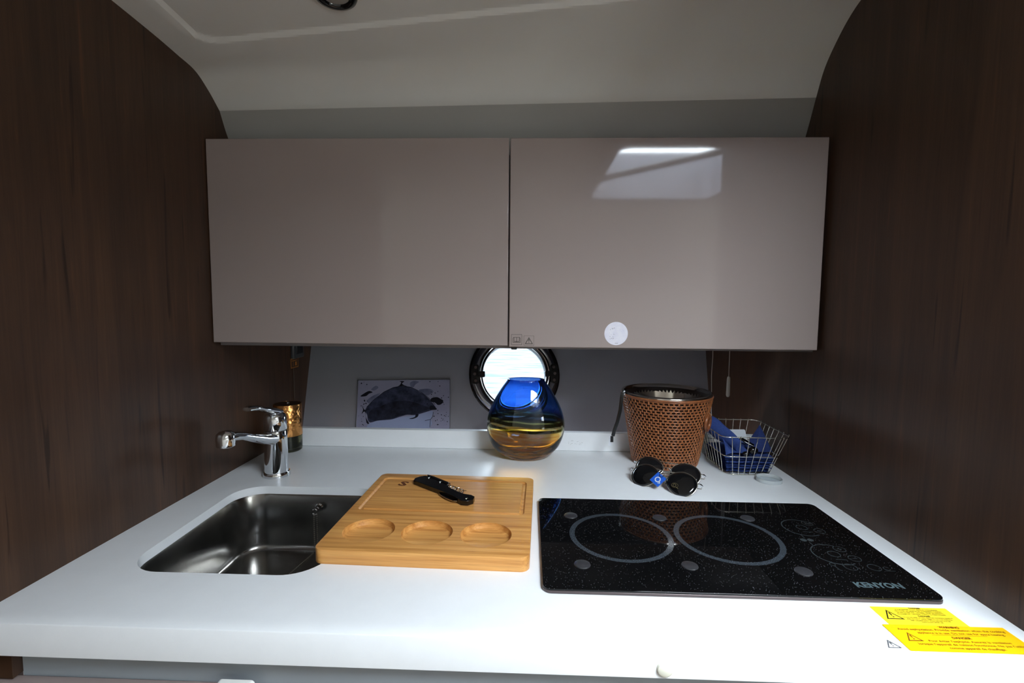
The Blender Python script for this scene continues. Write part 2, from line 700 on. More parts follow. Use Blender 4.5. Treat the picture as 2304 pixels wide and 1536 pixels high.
per = [4, 6, 6, 8, 9, 9, 14, 34, 24, 6, 6, 6, 8]
low = 3
SL = herm(profL[:low + 1], per[:low])[:-1] + herm(profL[low:], per[low:])
SR = herm(profR[:low + 1], per[:low])[:-1] + herm(profR[low:], per[low:])
rows = [(a, b) for a, b in zip(SL, SR)]
xs = sorted(set([-1.85, -1.4, -1.0, -0.8, 1.0, 1.4, 1.85, HX0, HX1] + [round(-0.68 + 0.008 * k, 4) for k in range(160)]))


def step(x, y):
    """recessed headliner panel: rounded rectangle, soft step"""
    x0, x1, y1, r = -0.606, 0.70, 0.913 - 0.021 * (x + 0.605), 0.035
    dx = max(x0 - x, x - x1)
    dy = y - y1
    qx, qy = dx + r, dy + r
    d = min(max(qx, qy), 0) + sqrt(max(qx, 0)**2 + max(qy, 0)**2) - r
    t = min(max((-d + 0.006) / 0.012, 0), 1)
    return 0.0055 * t * t * (3 - 2 * t)


vs, fs = [], []
for a, b in rows:
    for x in xs:
        w = min(max((x - XL) / (XR - XL), -0.1), 1.1)
        p = a * (1 - w) + b * w
        z = p.y
        y = p.x
        if z > 0.80:
            z += step(x, y)
        vs.append((x, y, z))
nx = len(xs)
hole = lambda p: HX0 - 1e-4 < p[0] < HX1 + 1e-4 and HY0 < p[1] < HY1
for j in range(len(rows) - 1):
    for i in range(nx - 1):
        q = (j * nx + i, j * nx + i + 1, (j + 1) * nx + i + 1, (j + 1) * nx + i)
        c = sum((Vector(vs[k]) for k in q), Vector()) / 4
        if HX0 < c.x < HX1 and HY0 < c.y < HY1:
            continue
        fs.append(q)
nb = sum(per[:low]) * (nx - 1)
g = G().add(vs, fs[nb:])
struct(mk('ceiling', g, MT['headliner'], recalc=False, angle=0.22))
g = G().add(vs[:(sum(per[:low]) + 1) * nx], fs[:nb])
struct(mk('trim_1', g, MT['band'], recalc=False, angle=0.22))

# cabin behind the camera (only seen in the gloss of the doors)
FL = -0.9
struct(mk('floor', G().box(-1.9, 1.9, -1.9, 1.8, FL - 0.04, FL), MT['floor']))
struct(mk('wall_rear', G().box(-1.9, 1.9, -1.88, -1.85, FL, 1.1), MT['cabin']))
for sx, y1_, nm, k in ((-1, YL_END, 'left', 3), (1, YR_END, 'right', 4)):
    g = G().plate([(-1.85, FL), (y1_, FL), (y1_, 1.1), (-1.85, 1.1)], [rrect(WY0, WY1, WZ0, WZ1, .06, 6)], 0, .03)
    mw = Matrix(((0, 0, sx, sx * 1.85), (1, 0, 0, 0), (0, 1, 0, 0), (0, 0, 0, 1)))
    struct(mk('wall_rear_' + nm, g.xf(mw), MT['cabin']))
    wo = struct(mk('window_%d' % k, G().plate(rrect(WY0 - .02, WY1 + .02, WZ0 - .02, WZ1 + .02, .07, 6), [rrect(WY0, WY1, WZ0, WZ1, .06, 6)], -.008, -.001).xf(mw), MT['chrome']))  # invented side window, added to bring fill light into the galley
    mk('pane', G().plate(rrect(WY0, WY1, WZ0, WZ1, .06, 6), (), .012, .016).xf(mw), MT['side_pane'], wo)
struct(mk('wall_side_left', G().box(-1.88, XL - 0.03, YL_END, YL_END + 0.03, FL, 1.1), MT['wood']))
struct(mk('wall_side_right', G().box(XR + 0.03, 1.88, YR_END, YR_END + 0.03, FL, 1.1), MT['wood']))

# deck hatch: coaming, frame bars and a propped smoked lid
w2 = struct(thing('window_2', 'open deck hatch with pale coaming above the galley', 'window', ((HX0 + HX1) / 2, (HY0 + HY1) / 2, 1.0)))
del w2['category'], w2['label']
g = G()
o_, i_ = rrect(HX0 - .05, HX1 + .05, HY0 - .08, HY1 + .08, .05), rrect(HX0 + .012, HX1 - .012, HY0 + .012, HY1 - .012, .05)
g.plate(o_, [i_], 0.955, HTOP)
mk('coaming', g, MT['coaming'], w2)
g = G().tube([(HX0 - .02, HY0 + .12, 1.02), (HX1 + .02, HY1 - .14, 1.04)], 0.016, 10)
mk('frame_bar', g, MT['black'], w2)

# porthole
w1 = struct(thing('window_1', '', '', (PX, hull_y(PX, PZ), PZ)))
del w1['label'], w1['category']


def hx(g):
    return g.xf(mh)


g = G().lathe([(.116, -.03), (.143, -.001), (.1432, .004), (.139, .008), (.132, .0085), (.130, .006), (.116, .006), (.116, -.03)], n=72)
mk('outer_ring', hx(G().lathe([(.1175, -.028), (.1175, .001), (.1445, .001), (.1445, .006), (.141, .0085), (.137, .008), (.137, .004), (.1175, .004)], n=72)), MT['black_gloss'], w1)
mk('chrome_ring', hx(G().lathe([(.112, .004), (.137, .004), (.1365, .010), (.131, .0135), (.121, .014), (.115, .011), (.112, .004)], n=72)), MT['dark_chrome'], w1)
mk('inner_frame', hx(G().lathe([(.100, -.026), (.1165, -.026), (.1165, .004), (.112, .0105), (.107, .012), (.102, .009), (.100, .004), (.100, -.026)], n=72)), MT['black_gloss'], w1)
mk('bead_ring', hx(G().lathe([(.1065, .010), (.112, .010), (.1115, .0135), (.1085, .0135), (.1065, .010)], n=72)), MT['mirror_steel'], w1)
mk('pane', hx(G().plate(circle(0, 0, .0995, 64), (), -.014, -.010)), MT['pane'], w1)
for sx in (-1, 1):
    pl_ = G().plate(rrect(sx * .125 - .0125, sx * .125 + .0125, -.031, .031, .010), (), .008, .019)
    hg = mk('hinge_plate', hx(pl_), MT['black'], w1, bevel=.002)
    mk('clamp', hx(G().plate(rrect(sx * .106 - .011, sx * .106 + .011, -.010, .008, .003), (), .011, .022)), MT['black'], w1, bevel=.002)
    for k, dy in enumerate((-.021, 0, .021)):
        mk('screw', hx(G().lathe([(.0045, .019), (.0045, .0205), (.0022, .0207), (.002, .0198), (1e-5, .0198)], (sx * (.125 + (.002 if k == 1 else -.001)), dy, 0), 16)), MT['trim'], hg)

# sea and a pontoon outside
struct(mk('ground_water', G().grid(lambda u, v: (-40 + 80 * u, 2.4 + 60 * v, -1.1), 8, 8), MT['water']))
ps = thing('dock_post', 'white dock post standing in the water outside the porthole', 'post', (0.62, 5.6, -1.1))
mk('post', G().box(.52, .72, 5.5, 5.7, -1.3, 1.6), MT['dock'], ps, bevel=.01)
mk('cap', G().box(.50, .74, 5.48, 5.72, 1.6, 1.66), MT['dock'], ps, bevel=.01)

# ================================================================== WORKTOP
SX0, SX1, SY0, SY1 = -0.592, -0.297, 0.645, 0.968
sink_hole = rrect(SX0, SX1, SY0, SY1, 0.055, 10)
# the left side of the cut-out runs slightly skew
sink_hole = [(x + (0.010 * (1 - (y - SY0) / (SY1 - SY0)) if x < -.5 else 0), y) for x, y in sink_hole]
wt = thing('worktop', 'white solid surface galley worktop with a sink cut-out and an upstand', 'worktop', (-.0375, .89, -.04))
g = G().plate([(XL, .549), (XR, .549), (XR, 1.27), (XL, 1.27)], [sink_hole], -0.016, 0)
pf = [(.529, -.041), (.529, -.0016), (.5296, -.0005), (.5306, 0), (.549, 0), (.549, -.041)]
g.add([(x, y, z) for x in (XL, XR) for y, z in pf], [(0, 1, 7, 6), (1, 2, 8, 7), (2, 3, 9, 8), (3, 4, 10, 9), (4, 5, 11, 10), (5, 0, 6, 11), (5, 4, 3, 2, 1, 0), (6, 7, 8, 9, 10, 11)])
mk('slab', g, MT['solid'], wt, recalc=False, angle=.6)
us = thing('upstand', 'low white upstand along the back of the worktop', 'upstand', (-.0375, 1.26, 0.0002))
mk('upstand_board', G().box(XL, XR, 1.25, 1.268, .0002, .049), MT['solid'], us, bevel=.0015)
plabel(mk('cap', G().lathe([(1e-5, .0045), (.006, .0042), (.0085, .003), (.0095, 0), (1e-5, 0)], n=28).xf(frame((.160, .529, -.029), (1, 0, 0), (0, 0, 1))), MT['cream_plastic'], wt), 'small round cream cap on the front edge')
for cx, k in ((-.088, 3), (.125, 5)):
    g = G()
    rr = random.Random(k)
    for i in range(14):
        a, b = cx + rr.uniform(-.018, .018), .022 + rr.uniform(-.005, .005)
        s_ = stroke([(a, b), (a + rr.uniform(.001, .004), b + rr.uniform(-.002, .002))], .0005)
        g.add(s_.v, s_.f)
    g.xf(frame((0, 1.2499, 0), (1, 0, 0), (0, 0, 1)))
    plabel(mk('scuff', g, MT['groutgrey'], us, recalc=False), 'faint grey scuff')

# base cabinet under the worktop
bc = thing('base_cabinet', 'grey base cabinet with taupe drawer fronts under the white worktop', 'cabinet', (-.03, .75, -.9))
mk('fascia', G().box(-.632, XR - .002, .556, .572, -.090, -.041), MT['fascia'], bc)
plabel(mk('filler', G().box(XL + .001, -.634, .545, .572, -.0835, -.042), MT['wood'], bc), 'dark wood filler at the left end')
mk('side_panel', G().box(XL + .001, XL + .017, .574, 1.245, -.9, -.0425), MT['body'], bc)
mk('side_panel', G().box(XR - .017, XR - .001, .574, 1.245, -.9, -.0425), MT['body'], bc)
mk('bottom_panel', G().box(XL + .018, XR - .018, .574, 1.245, -.86, -.842), MT['body'], bc)
for x0, x1 in ((XL + .002, -.112), (-.108, XR - .002)):
    dr = mk('drawer_front', G().box(x0, x1, .542, .5555, -.40, -.0865), MT['drawer'], bc, bevel=.0015)
    if x0 < -.5:
        plabel(mk('latch', G().plate(rrect(-.371, -.326, -.103, -.0715, .005), (), 0, .008).xf(frame((0, .5418, 0), (1, 0, 0), (0, 0, 1))), MT['white_plastic'], dr, bevel=.002), 'small white latch')
    mk('lower_front', G().box(x0, x1, .542, .560, -.835, -.404), MT['drawer'], bc, bevel=.0015)

# ================================================================== SINK
sk = thing('sink', 'stainless steel undermount sink bowl in the white worktop', 'sink', (-.445, .806, -.15))


def loop_rr(ix, iy, r, n=10):
    return rrect(SX0 - .004 + ix, SX1 + .004 - ix, SY0 - .004 + iy, SY1 + .004 - iy, r, n)


rings = [(-.0165, -.02, .062), (-.0165, 0, .058), (-.022, .002, .057), (-.095, .008, .054), (-.119, .010, .052), (-.126, .012, .050), (-.1305, .0155, .047), (-.1325, .021, .042), (-.1332, .032, .036), (-.1337, .075, .03)]
vs, fs = [], []
for z, ins, r in rings:
    for p in loop_rr(ins, ins, r):
        q = (p[0] + (0.010 * (1 - (p[1] - SY0) / (SY1 - SY0)) if p[0] < -.5 else 0), p[1])
        vs.append((*q, z))
nn = len(vs) // len(rings)
for i in range(len(rings) - 1):
    for k in range(nn):
        l = (k + 1) % nn
        fs.append((i * nn + k, i * nn + l, (i + 1) * nn + l, (i + 1) * nn + k))
fs.append(tuple((len(rings) - 1) * nn + k for k in range(nn)))
mk('bowl', G().add(vs, fs), MT['steel'], sk, angle=1.0)
mk('waste', G().lathe([(.036, .0006), (.034, .003), (.030, .002), (.027, -.0005), (1e-5, -.0005)], (-.445, .79, -.1335), 36), MT['chrome'], sk)
cx_, cy_ = -.437, .9545
g = G().lathe([(1e-5, .003), (.007, .003), (.009, .0), (1e-5, 0)], n=20).xf(frame((cx_ + .008, cy_ + .0055, -.040), (1, 0, 0), (0, 0, 1)))
brk = mk('chain_bracket', g, MT['chrome'], sk)
mk('chain_ring', G().tube([(cx_ + .002 + .005 * cos(a), cy_ - .002, -.046 + .006 * sin(a)) for a in [2 * pi * k / 16 for k in range(16)]], .0009, 6, True), MT['chrome'], brk)
g = G()
path = [(cx_, cy_ - .002, -.050 - .0042 * k) for k in range(19)] + [(cx_ - .001 - .0006 * k, cy_ - .006 - .0041 * k, -.1325 + .0006) for k in range(44)]
for p in path:
    g.sphere(p, .0016, 6, 4)
for k in range(18):
    g.sphere((cx_ + .006, cy_ - .001, -.052 - .0042 * k), .0014, 6, 4)
stuff(mk('ball_chain', g, MT['wire'], sk))

# ================================================================== FAUCET
fx, fy = -.556, 1.035
ft = thing('faucet', 'chrome single lever mixer tap behind the sink', 'faucet', (fx, fy, 0))
mk('base_flange', G().lathe([(1e-5, 0), (.0285, 0), (.0285, .006), (.027, .009), (1e-5, .009)], (fx, fy, 0), 40), MT['chrome'], ft)
mk('body', G().lathe([(1e-5, .009), (.0250, .009), (.0245, .02), (.0235, .08), (.0232, .100), (.0222, .1015), (1e-5, .1015)], (fx, fy, 0), 40), MT['chrome'], ft)
mk('cartridge_cap', G().lathe([(1e-5, .1025), (.0225, .1025), (.0235, .104), (.0230, .128), (.021, .136), (.015, .1405), (1e-5, .142)], (fx, fy, 0), 40), MT['chrome'], ft)
sp = [(fx, fy - .015, .086), (fx - .003, fy - .045, .094), (fx - .008, fy - .080, .107), (fx - .013, fy - .105, .117), (fx - .017, fy - .125, .122), (fx - .020, fy - .140, .122)]
mk('spout', G().tube(sp, [(.017, .013), (.0155, .011), (.0145, .009), (.0145, .008), (.0155, .009), (.014, .009)], 16, flat=(0, 0, 1)), MT['chrome'], ft, angle=1.2)
mk('spray_head', G().lathe([(1e-5, -.013), (.0135, -.013), (.0165, -.011), (.0172, .002), (.0160, .012), (.011, .017), (1e-5, .0185)], (fx - .021, fy - .143, .119), 32), MT['chrome'], ft)
lv = [(fx, fy + .012, .1405), (fx - .001, fy - .010, .1465), (fx - .003, fy - .040, .156), (fx - .005, fy - .062, .164), (fx - .006, fy - .082, .168), (fx - .0065, fy - .094, .168)]
mk('lever', G().tube(lv, [(.014, .005), (.0165, .0075), (.0125, .0060), (.0130, .0055), (.0140, .0060), (.009, .004)], 14, flat=(0, 0, 1)), MT['chrome'], ft, angle=1.2)

# ================================================================== WALL CABINET
DY = 1.005
wc = thing('wall_cabinet', 'taupe gloss wall cabinet with two wide doors above the worktop', 'cabinet', (-.04, 1.15, .29))
g = G().box(XL + .004, XR - .004, DY + .02, 1.30, .289, .305)
mk('bottom_panel', g, MT['body'], wc, bevel=.001)
mk('top_panel', G().box(XL + .004, XR - .004, DY + .02, 1.10, .672, .688), MT['body'], wc)
mk('side_panel', G().box(XL + .004, XL + .020, DY + .02, 1.30, .306, .671), MT['body'], wc)
mk('side_panel', G().box(XR - .020, XR - .004, DY + .02, 1.30, .306, .671), MT['body'], wc)
mk('back_panel', G().box(XL + .021, XR - .021, 1.285, 1.295, .306, .671), MT['body'], wc)
mk('divider', G().box(-.050, -.034, DY + .02, 1.284, .306, .671), MT['body'], wc)
dl = mk('door', G().box(-.6685, -.0432, DY, DY + .0185, .2965, .7165), MT['door'], wc, bevel=.0016)
dr = mk('door', G().box(-.0405, .588, DY, DY + .0185, .2940, .7160), MT['door'], wc, bevel=.0016)
DF = frame((0, DY - .0001, 0), (1, 0, 0), (0, 0, 1))
mk('latch', G().box(-.036, -.024, DY + .006, DY + .016, .288, .2938), MT['black'], dr, bevel=.001)
# pictograms printed on clear film
b = .0223
g = G().plate(rrect(-.0355, -.0135, .2985, .3205, .001, 3), [rrect(-.0349, -.0141, .2991, .3199, .001, 3)], -.00005, .0001)
bk = [(-.0325, .3035), (-.0165, .3035), (-.0165, .3125), (-.0180, .3145), (-.0310, .3145), (-.0325, .3125)]
bi = [(-.0318, .3046), (-.0172, .3046), (-.0172, .3120), (-.0184, .3137), (-.0306, .3137), (-.0318, .3120)]
g.plate(bk, [bi], -.00005, .0001)
for p in (((-.0245, .3046), (-.0245, .314)), ((-.0300, .306), (-.0300, .3136)), ((-.0190, .306), (-.0190, .3136)), ((-.0300, .306), (-.0190, .306))):
    s_ = stroke(p, .0009)
    g.add(s_.v, s_.f)
g.xf(DF)
plabel(mk('sticker', g, MT['text'], dr, recalc=False), 'square film sticker with an open book pictogram')
g = G().plate(rrect(-.0095, .0115, .2975, .3180, .001, 3), [rrect(-.0091, .0111, .2979, .3176, .001, 3)], -.00005, .0001)
t_ = tri_sign(.0165, .0012)
g.add([(x + .001, y + .3078, z) for x, y, z in t_.v], t_.f)
g.xf(DF)
plabel(mk('sticker', g, MT['text'], dr, recalc=False), 'square film sticker with a black warning triangle')
g = G().plate(circle(0, 0, .0240, 48), (), -.00005, .0003)
g.xf(Matrix.Translation((.1803, 0, .3243)) @ DF)
ws = plabel(mk('sticker', g, MT['sticker'], dr, recalc=False), 'round white sticker')
g = G()
rr = random.Random(3)
for i in range(16):
    a, q = rr.uniform(-.017, -.003), rr.uniform(-.012, .012)
    s_ = stroke([(a, q), (a + rr.uniform(-.002, .002), q + rr.uniform(-.002, .002))], .0006)
    g.add(s_.v, s_.f)
for i in range(5):
    s_ = stroke([(-.002 + i * .0012, -.021 + .0008 * (i % 2)), (-.001 + i * .0012, -.0195)], .0006)
    g.add(s_.v, s_.f)
g.xf(Matrix.Translation((.1803, -.0005, .3243)) @ DF)
mk('pen_mark', g, MT['text_grey'], dr, recalc=False)

# ================================================================== CUTTING BOARD
bx, by = -.1505, .833
brd = thing('cutting_board', 'bamboo serving board with juice groove and three round wells beside the sink', 'board', (bx, by, 0))
brot = radians(-1.6)


def temp(g):
    me = bpy.data.meshes.new('tmp')
    me.from_pydata(g.v, [], g.f)
    bm = bmesh.new()
    bm.from_mesh(me)
    bmesh.ops.remove_doubles(bm, verts=bm.verts, dist=1e-6)
    bmesh.ops.recalc_face_normals(bm, faces=bm.faces)
    bm.to_mesh(me)
    bm.free()
    o = bpy.data.objects.new('tmp', me)
    COL.objects.link(o)
    return o


base = temp(G().plate(rrect(-.1600, .1600, -.1600, .1600, .014, 6), (), 0.0, .022))
bv = base.modifiers.new('b', 'BEVEL')
bv.width = .0035
bv.segments = 3
bv.limit_method = 'ANGLE'
bv.angle_limit = radians(50)
cut = []
for k in range(3):
    cut.append(temp(G().lathe([(1e-5, .0115), (.034, .0115), (.0385, .0135), (.0405, .018), (.0412, .030), (1e-5, .030)], (-.0985 + .094 * k, -.094, 0), 64)))
gl = [(x, y, .0232) for x, y in rrect(-.1425, .1425, -.017, .132, .006, 3)]
cut.append(temp(G().tube(gl, .0048, 10, True)))
for c in cut:
    m_ = base.modifiers.new('c', 'BOOLEAN')
    m_.operation = 'DIFFERENCE'
    m_.object = c
    m_.solver = 'EXACT'
dg = bpy.context.evaluated_depsgraph_get()
me = bpy.data.meshes.new_from_object(base.evaluated_get(dg))
for o in cut + [base]:
    bpy.data.objects.remove(o)
me.materials.clear()
me.materials.append(MT['bamboo'])
me.shade_smooth()
me.set_sharp_from_angle(angle=0.5)
bo = bpy.data.objects.new('board', me)
COL.objects.link(bo)
bo.parent = brd
brd.rotation_euler = (0, 0, brot)
g = text_mesh('S', .030, bold=.0012).xf(Matrix.Translation((-.100, .104, .0222)) @ Matrix.Rotation(radians(-10), 4, 'Z') @ Matrix.Scale(1.25, 4, (1, 0, 0)))
plabel(mk('burnt_mark', g, MT['burn'], brd, local=True, recalc=False), 'letter S burnt into the wood')

# ------------------------------------------------------------------ corkscrew
cs = thing('corkscrew', 'black folding corkscrew lying on the bamboo board', 'corkscrew', (-.157, .902, .0222), radians(-39))
hd = [(-.083, .004), (-.079, .011), (-.070, .0135), (-.060, .0135), (-.050, .012), (-.006, .0105), (.004, .0045), (.030, .0025), (.050, .003), (.062, .0065), (.073, .0055), (.080, -.002), (.078, -.011), (.068, -.0155), (.054, -.0135), (.040, -.0115), (.010, -.0105), (-.050, -.0115), (-.076, -.0115), (-.083, -.005)]
mk('handle', G().plate(hd, (), .0002, .0125), MT['black_gloss'], cs, local=True, bevel=.0022, seg=3)
mk('lever_arm', G().plate([(-.078, .0145), (-.058, .0160), (-.012, .0148), (-.008, .0110), (-.012, .0095), (-.05, .0115), (-.072, .0120)], (), .003, .0150), MT['black_gloss'], cs, local=True, bevel=.001)
helix = [(-.006 + .0075 * (t / 16) * 5.6 / 1.0 * .9, .0075 + .0042 * sin(2 * pi * t / 16), .0085 + .0042 * cos(2 * pi * t / 16)) for t in range(16 * 5 + 5)]
helix = [(-.006 + .0088 * t / 16, .0085 + .0045 * sin(2 * pi * t / 16), .0085 + .0045 * cos(2 * pi * t / 16)) for t in range(16 * 5 + 4)]
mk('worm', G().tube([(-.016, .0085, .0085)] + helix, .0011, 6), MT['chrome'], cs, local=True)
mk('foil_knife', G().plate([(.0, -.0112), (.040, -.0125), (.056, -.0142), (.050, -.0175), (.030, -.0180), (.010, -.0150)], (), .004, .0065), MT['mirror_steel'], cs, local=True, bevel=.0005)
for px_, py_ in ((-.062, .0085), (-.028, .0085), (.068, -.006)):
    mk('rivet', G().lathe([(1e-5, .0136), (.0016, .0134), (.0022, .0126), (.0022, .0115), (1e-5, .0115)], (px_, py_, .0016 if px_ < 0 else .0002), 14), MT['chrome'], cs, local=True)
mk('bottle_rest', G().box(-.013, -.007, .0105, .0150, .004, .0145), MT['mirror_steel'], cs, local=True, bevel=.0006)

for o in cs.children:
    for v in o.data.vertices:
        v.co.y *= 1.4
        v.co.z *= .72

# ================================================================== COOKTOP
CX0, CX1, CY0, CY1 = .0225, .5475, .6195, .9225
ck = thing('cooktop', 'black glass two-zone electric cooktop set on the white worktop', 'cooktop', (.285, .771, 0))
mk('edge_trim', G().plate(rrect(CX0, CX1, CY0, CY1, .012, 6), (), .0002, .0042), MT['trim'], ck, bevel=.0008)
mk('glass', G().plate(rrect(CX0 + .0004, CX1 - .0004, CY0 + .0004, CY1 - .0004, .012, 6), (), .0043, .0068), MT['cook'], ck, bevel=.0009)
ZT = .00695


def flat(name, g, m, par, lab=None, z=ZT):
    g.xf(Matrix.Translation((0, 0, z)))
    o = mk(name, g, m, par, recalc=False, smooth=False)
    if lab:
        plabel(o, lab)
    return o


for cx, cy, r in ((.1545, .7735, .0790), (.3280, .7755, .0795)):
    flat('burner_ring', ring2d(cx, cy, r, .0085, n=96), MT['print_grey'], ck)
for cx, cy in ((.079, .8444), (.2364, .8437), (.3932, .8500), (.0819, .682), (.238, .6861), (.3961, .6786)):
    mk('pad', G().lathe([(1e-5, .0022), (.0095, .0021), (.0115, .0012), (.0120, 0), (1e-5, 0)], (cx, cy, .0069), 28), MT['pad'], ck)
for cx, cy in ((.4700, .8190), (.4700, .7305)):
    g = ring2d(cx, cy, .0300, .0016, 55, 300, 40)
    for a in (ring2d(cx + .001, cy + .001, .0085, .0010, n=24), ring2d(cx + .019, cy + .017, .0085, .0010, n=24), ring2d(cx + .024, cy - .011, .0085, .0010, n=24),
              stroke([(cx + .015, cy + .017), (cx + .023, cy + .017)], .0012), stroke([(cx + .019, cy + .013), (cx + .019, cy + .021)], .0012),
              stroke([(cx + .020, cy - .011), (cx + .028, cy - .011)], .0014), stroke([(cx - .006, cy - .015), (cx + .010, cy - .016)], .0010)):
        g.add(a.v, a.f)
    flat('control_mark', g, MT['print_line'], ck, 'touch dial print with plus and minus circles')
g = flatpoly(circle(.4490, .7745, .0048, 20))
for a in (flatpoly(circle(.4600, .7745, .0048, 20)), stroke([(.4545, .7600), (.4545, .7685)], .0011), stroke([(.4545, .7805), (.4545, .7900)], .0011)):
    g.add(a.v, a.f)
flat('control_mark', g, MT['print_line'], ck, 'two small dots between the touch dials')
g = ring2d(.4720, .6945, .0085, .0010, n=24)
for a in (ring2d(.5060, .6950, .0085, .0010, n=24), ring2d(.4500, .7010, .0038, .0010, n=20), stroke([(.4505, .6970), (.4515, .6850)], .0010), stroke([(.4515, .6850), (.4545, .6850)], .0010),
          ring2d(.5220, .6930, .0042, .0008, 20, 340, 20), stroke([(.516, .6865), (.530, .6865)], .0008)):
    g.add(a.v, a.f)
flat('control_mark', g, MT['print_line'], ck, 'lock and power key print')
g = text_mesh('KENYON', .0170, bold=.0007, spacing=1.0)
xsz = [p[0] for p in g.v]
ksc = .0630 / (max(xsz) - min(xsz))
g.xf(Matrix.Translation((.4800, .6485, 0)) @ Matrix.Scale(ksc, 4, (1, 0, 0)))
flat('lettering', g, MT['print_brand'], ck, 'maker lettering in grey')

# ================================================================== WARNING LABELS ON THE WORKTOP


def paper_label(name, label, x0, x1, y0, y1, z, m, lines, tri=None, rules=(), tm='text', group=None):
    t = thing(name, label, 'label', ((x0 + x1) / 2, (y0 + y1) / 2, z), group=group)
    if m:
        mk('backing', G().plate(rrect(x0, x1, y0, y1, .0008, 2), (), z, z + .0002), m, t, smooth=False)
    for body, cx, cy, size, wid, bd in lines:
        g = text_mesh(body, size, bold=bd + .00006)
        xx = [p[0] for p in g.v]
        g.xf(Matrix.Translation((cx, cy, z + .0003)) @ Matrix.Scale(wid / (max(xx) - min(xx)), 4, (1, 0, 0)))
        mk('text_line', g, MT[tm], t, recalc=False, smooth=False)
    for a, b, w in rules:
        mk('rule', stroke([a, b], w).xf(Matrix.Translation((0, 0, z + .0003))), MT[tm], t, recalc=False, smooth=False)
    if tri:
        g = tri_sign(tri[2], tri[3]).xf(Matrix.Translation((tri[0], tri[1], z + .0003)))
        mk('warning_triangle', g, MT[tm], t, recalc=False, smooth=False)
    return t


u1 = .497
paper_label('warning_label', 'pale yellow danger label nearest the cooktop corner', .4420, .5370, .5748, .6116, .0002, MT['yellow'], [
    ('DANGER', u1, .6094, .0032, .0150, .0001), ('POUR ÉVITER TOUT RISQUE D’INCENDIE,', u1, .6062, .0024, .053, 0), ('NETTOYER LES RÉSIDUS DE LA PREMIÈRE CUISSON.', u1, .6032, .0024, .058, 0),
    ('NE RIEN POSER SUR L’APPAREIL. TENIR LES ENFANTS', u1, .6002, .0024, .057, 0), ('ÉLOIGNÉS DE L’APPAREIL LORSQU’IL FONCTIONNE.', u1, .5972, .0024, .059, 0),
    ('DANGER', u1, .5937, .0032, .0150, .0001), ('TO AVOID RISK OF FIRE, REMOVE COOKING RESIDUE', u1 + .002, .5906, .0024, .060, 0), ('AND DO NOT LEAVE OBJECTS ON THE SURFACE.', u1 + .002, .5877, .0024, .055, 0),
    ('KEEP CHILDREN AWAY WHILE THE UNIT IS IN USE.', u1 + .001, .5848, .0024, .048, 0), ('SURFACE HOT AFTER USE.', u1 + .001, .5820, .0022, .026, 0)],
    tri=(.4580, .5960, .0215, .0015))
u2 = .510
paper_label('warning_label', 'deep yellow asphyxiation warning label at the front right corner of the worktop', .4325, .5745, .5305, .5756, .0006, MT['yellow2'], [
    ('WARNING', u2 - .001, .5727, .0046, .0240, .0002), ('Avoid asphyxiation. Provide ventilation when the cooking', u2 - .003, .5675, .0046, .124, .00005), ('appliance is in use. Do not use for space heating.', u2 + .004, .5618, .0046, .100, .00005),
    ('DANGER', u2 - .002, .5540, .0046, .0220, .0002), ('Pour éviter l’asphyxie. Assurez la ventilation', u2 + .002, .5478, .0044, .092, .00005), ('lorsque l’appareil de cuisson fonctionne. Ne pas l’utiliser', u2 + .001, .5423, .0044, .122, .00005),
    ('comme appareil de chauffage.', u2 + .001, .5366, .0044, .062, .00005)],
    tri=(.4515, .5545, .0175, .0013), rules=[((u2 - .032, .5583), (u2 + .031, .5583), .0005)], tm='text_brown')
tl = paper_label('warning_label', 'clear film label with a grey warning triangle, left of the yellow labels', .3900, .4320, .5300, .5520, .0002, None, [], tri=(.4190, .5415, .0155, .0011), tm='text_grey')
g = G()
for a in (stroke([(.388, .5345), (.404, .5345)], .0004), stroke([(.388, .5345), (.386, .546)], .0004), stroke([(.404, .5345), (.402, .546)], .0004), stroke([(.394, .536), (.394, .545)], .0003), stroke([(.412, .5322), (.426, .5322)], .0003)):
    g.add(a.v, a.f)
mk('book_pictogram', g.xf(Matrix.Translation((0, 0, .0005))), mat('pale_grey_print', (205, 205, 208), 0.5), tl, recalc=False, smooth=False)

# ================================================================== VASE
vx, vy = -.0048, 1.187
va = thing('vase', 'round glass vase, blue above and amber below, in front of the porthole', 'vase', (vx, vy, 0))
VP = [(.0405, .000), (.050, .0035), (.066, .0145), (.081, .0300), (.0905, .0490), (.0955, .0680), (.0965, .0860), (.0945, .1020), (.0890, .1215), (.0810, .1400), (.0710, .1580), (.0605, .1750), (.0520, .1870), (.0465, .1945), (.0450, .1985)]


def smooth_prof(p, n=4):
    return [tuple(q) for q in herm(p, [n] * (len(p) - 1))]


outer = smooth_prof(VP)
inner = smooth_prof([(.0418, .1980), (.0430, .1935), (.0485, .1855), (.0570, .1735), (.0670, .1570), (.0770, .1385), (.0848, .1205), (.0900, .1020), (.0918, .0860), (.0905, .0690), (.0850, .0520), (.0740, .0360), (.0560, .0235), (.0300, .0180), (1e-5, .0165)])
prof = [(1e-5, .0022), (.030, .0018)] + outer + inner
mk('glass', G().lathe(prof, (vx, vy, .0005), 96, sy=.63), MT['vase'], va, angle=1.2)

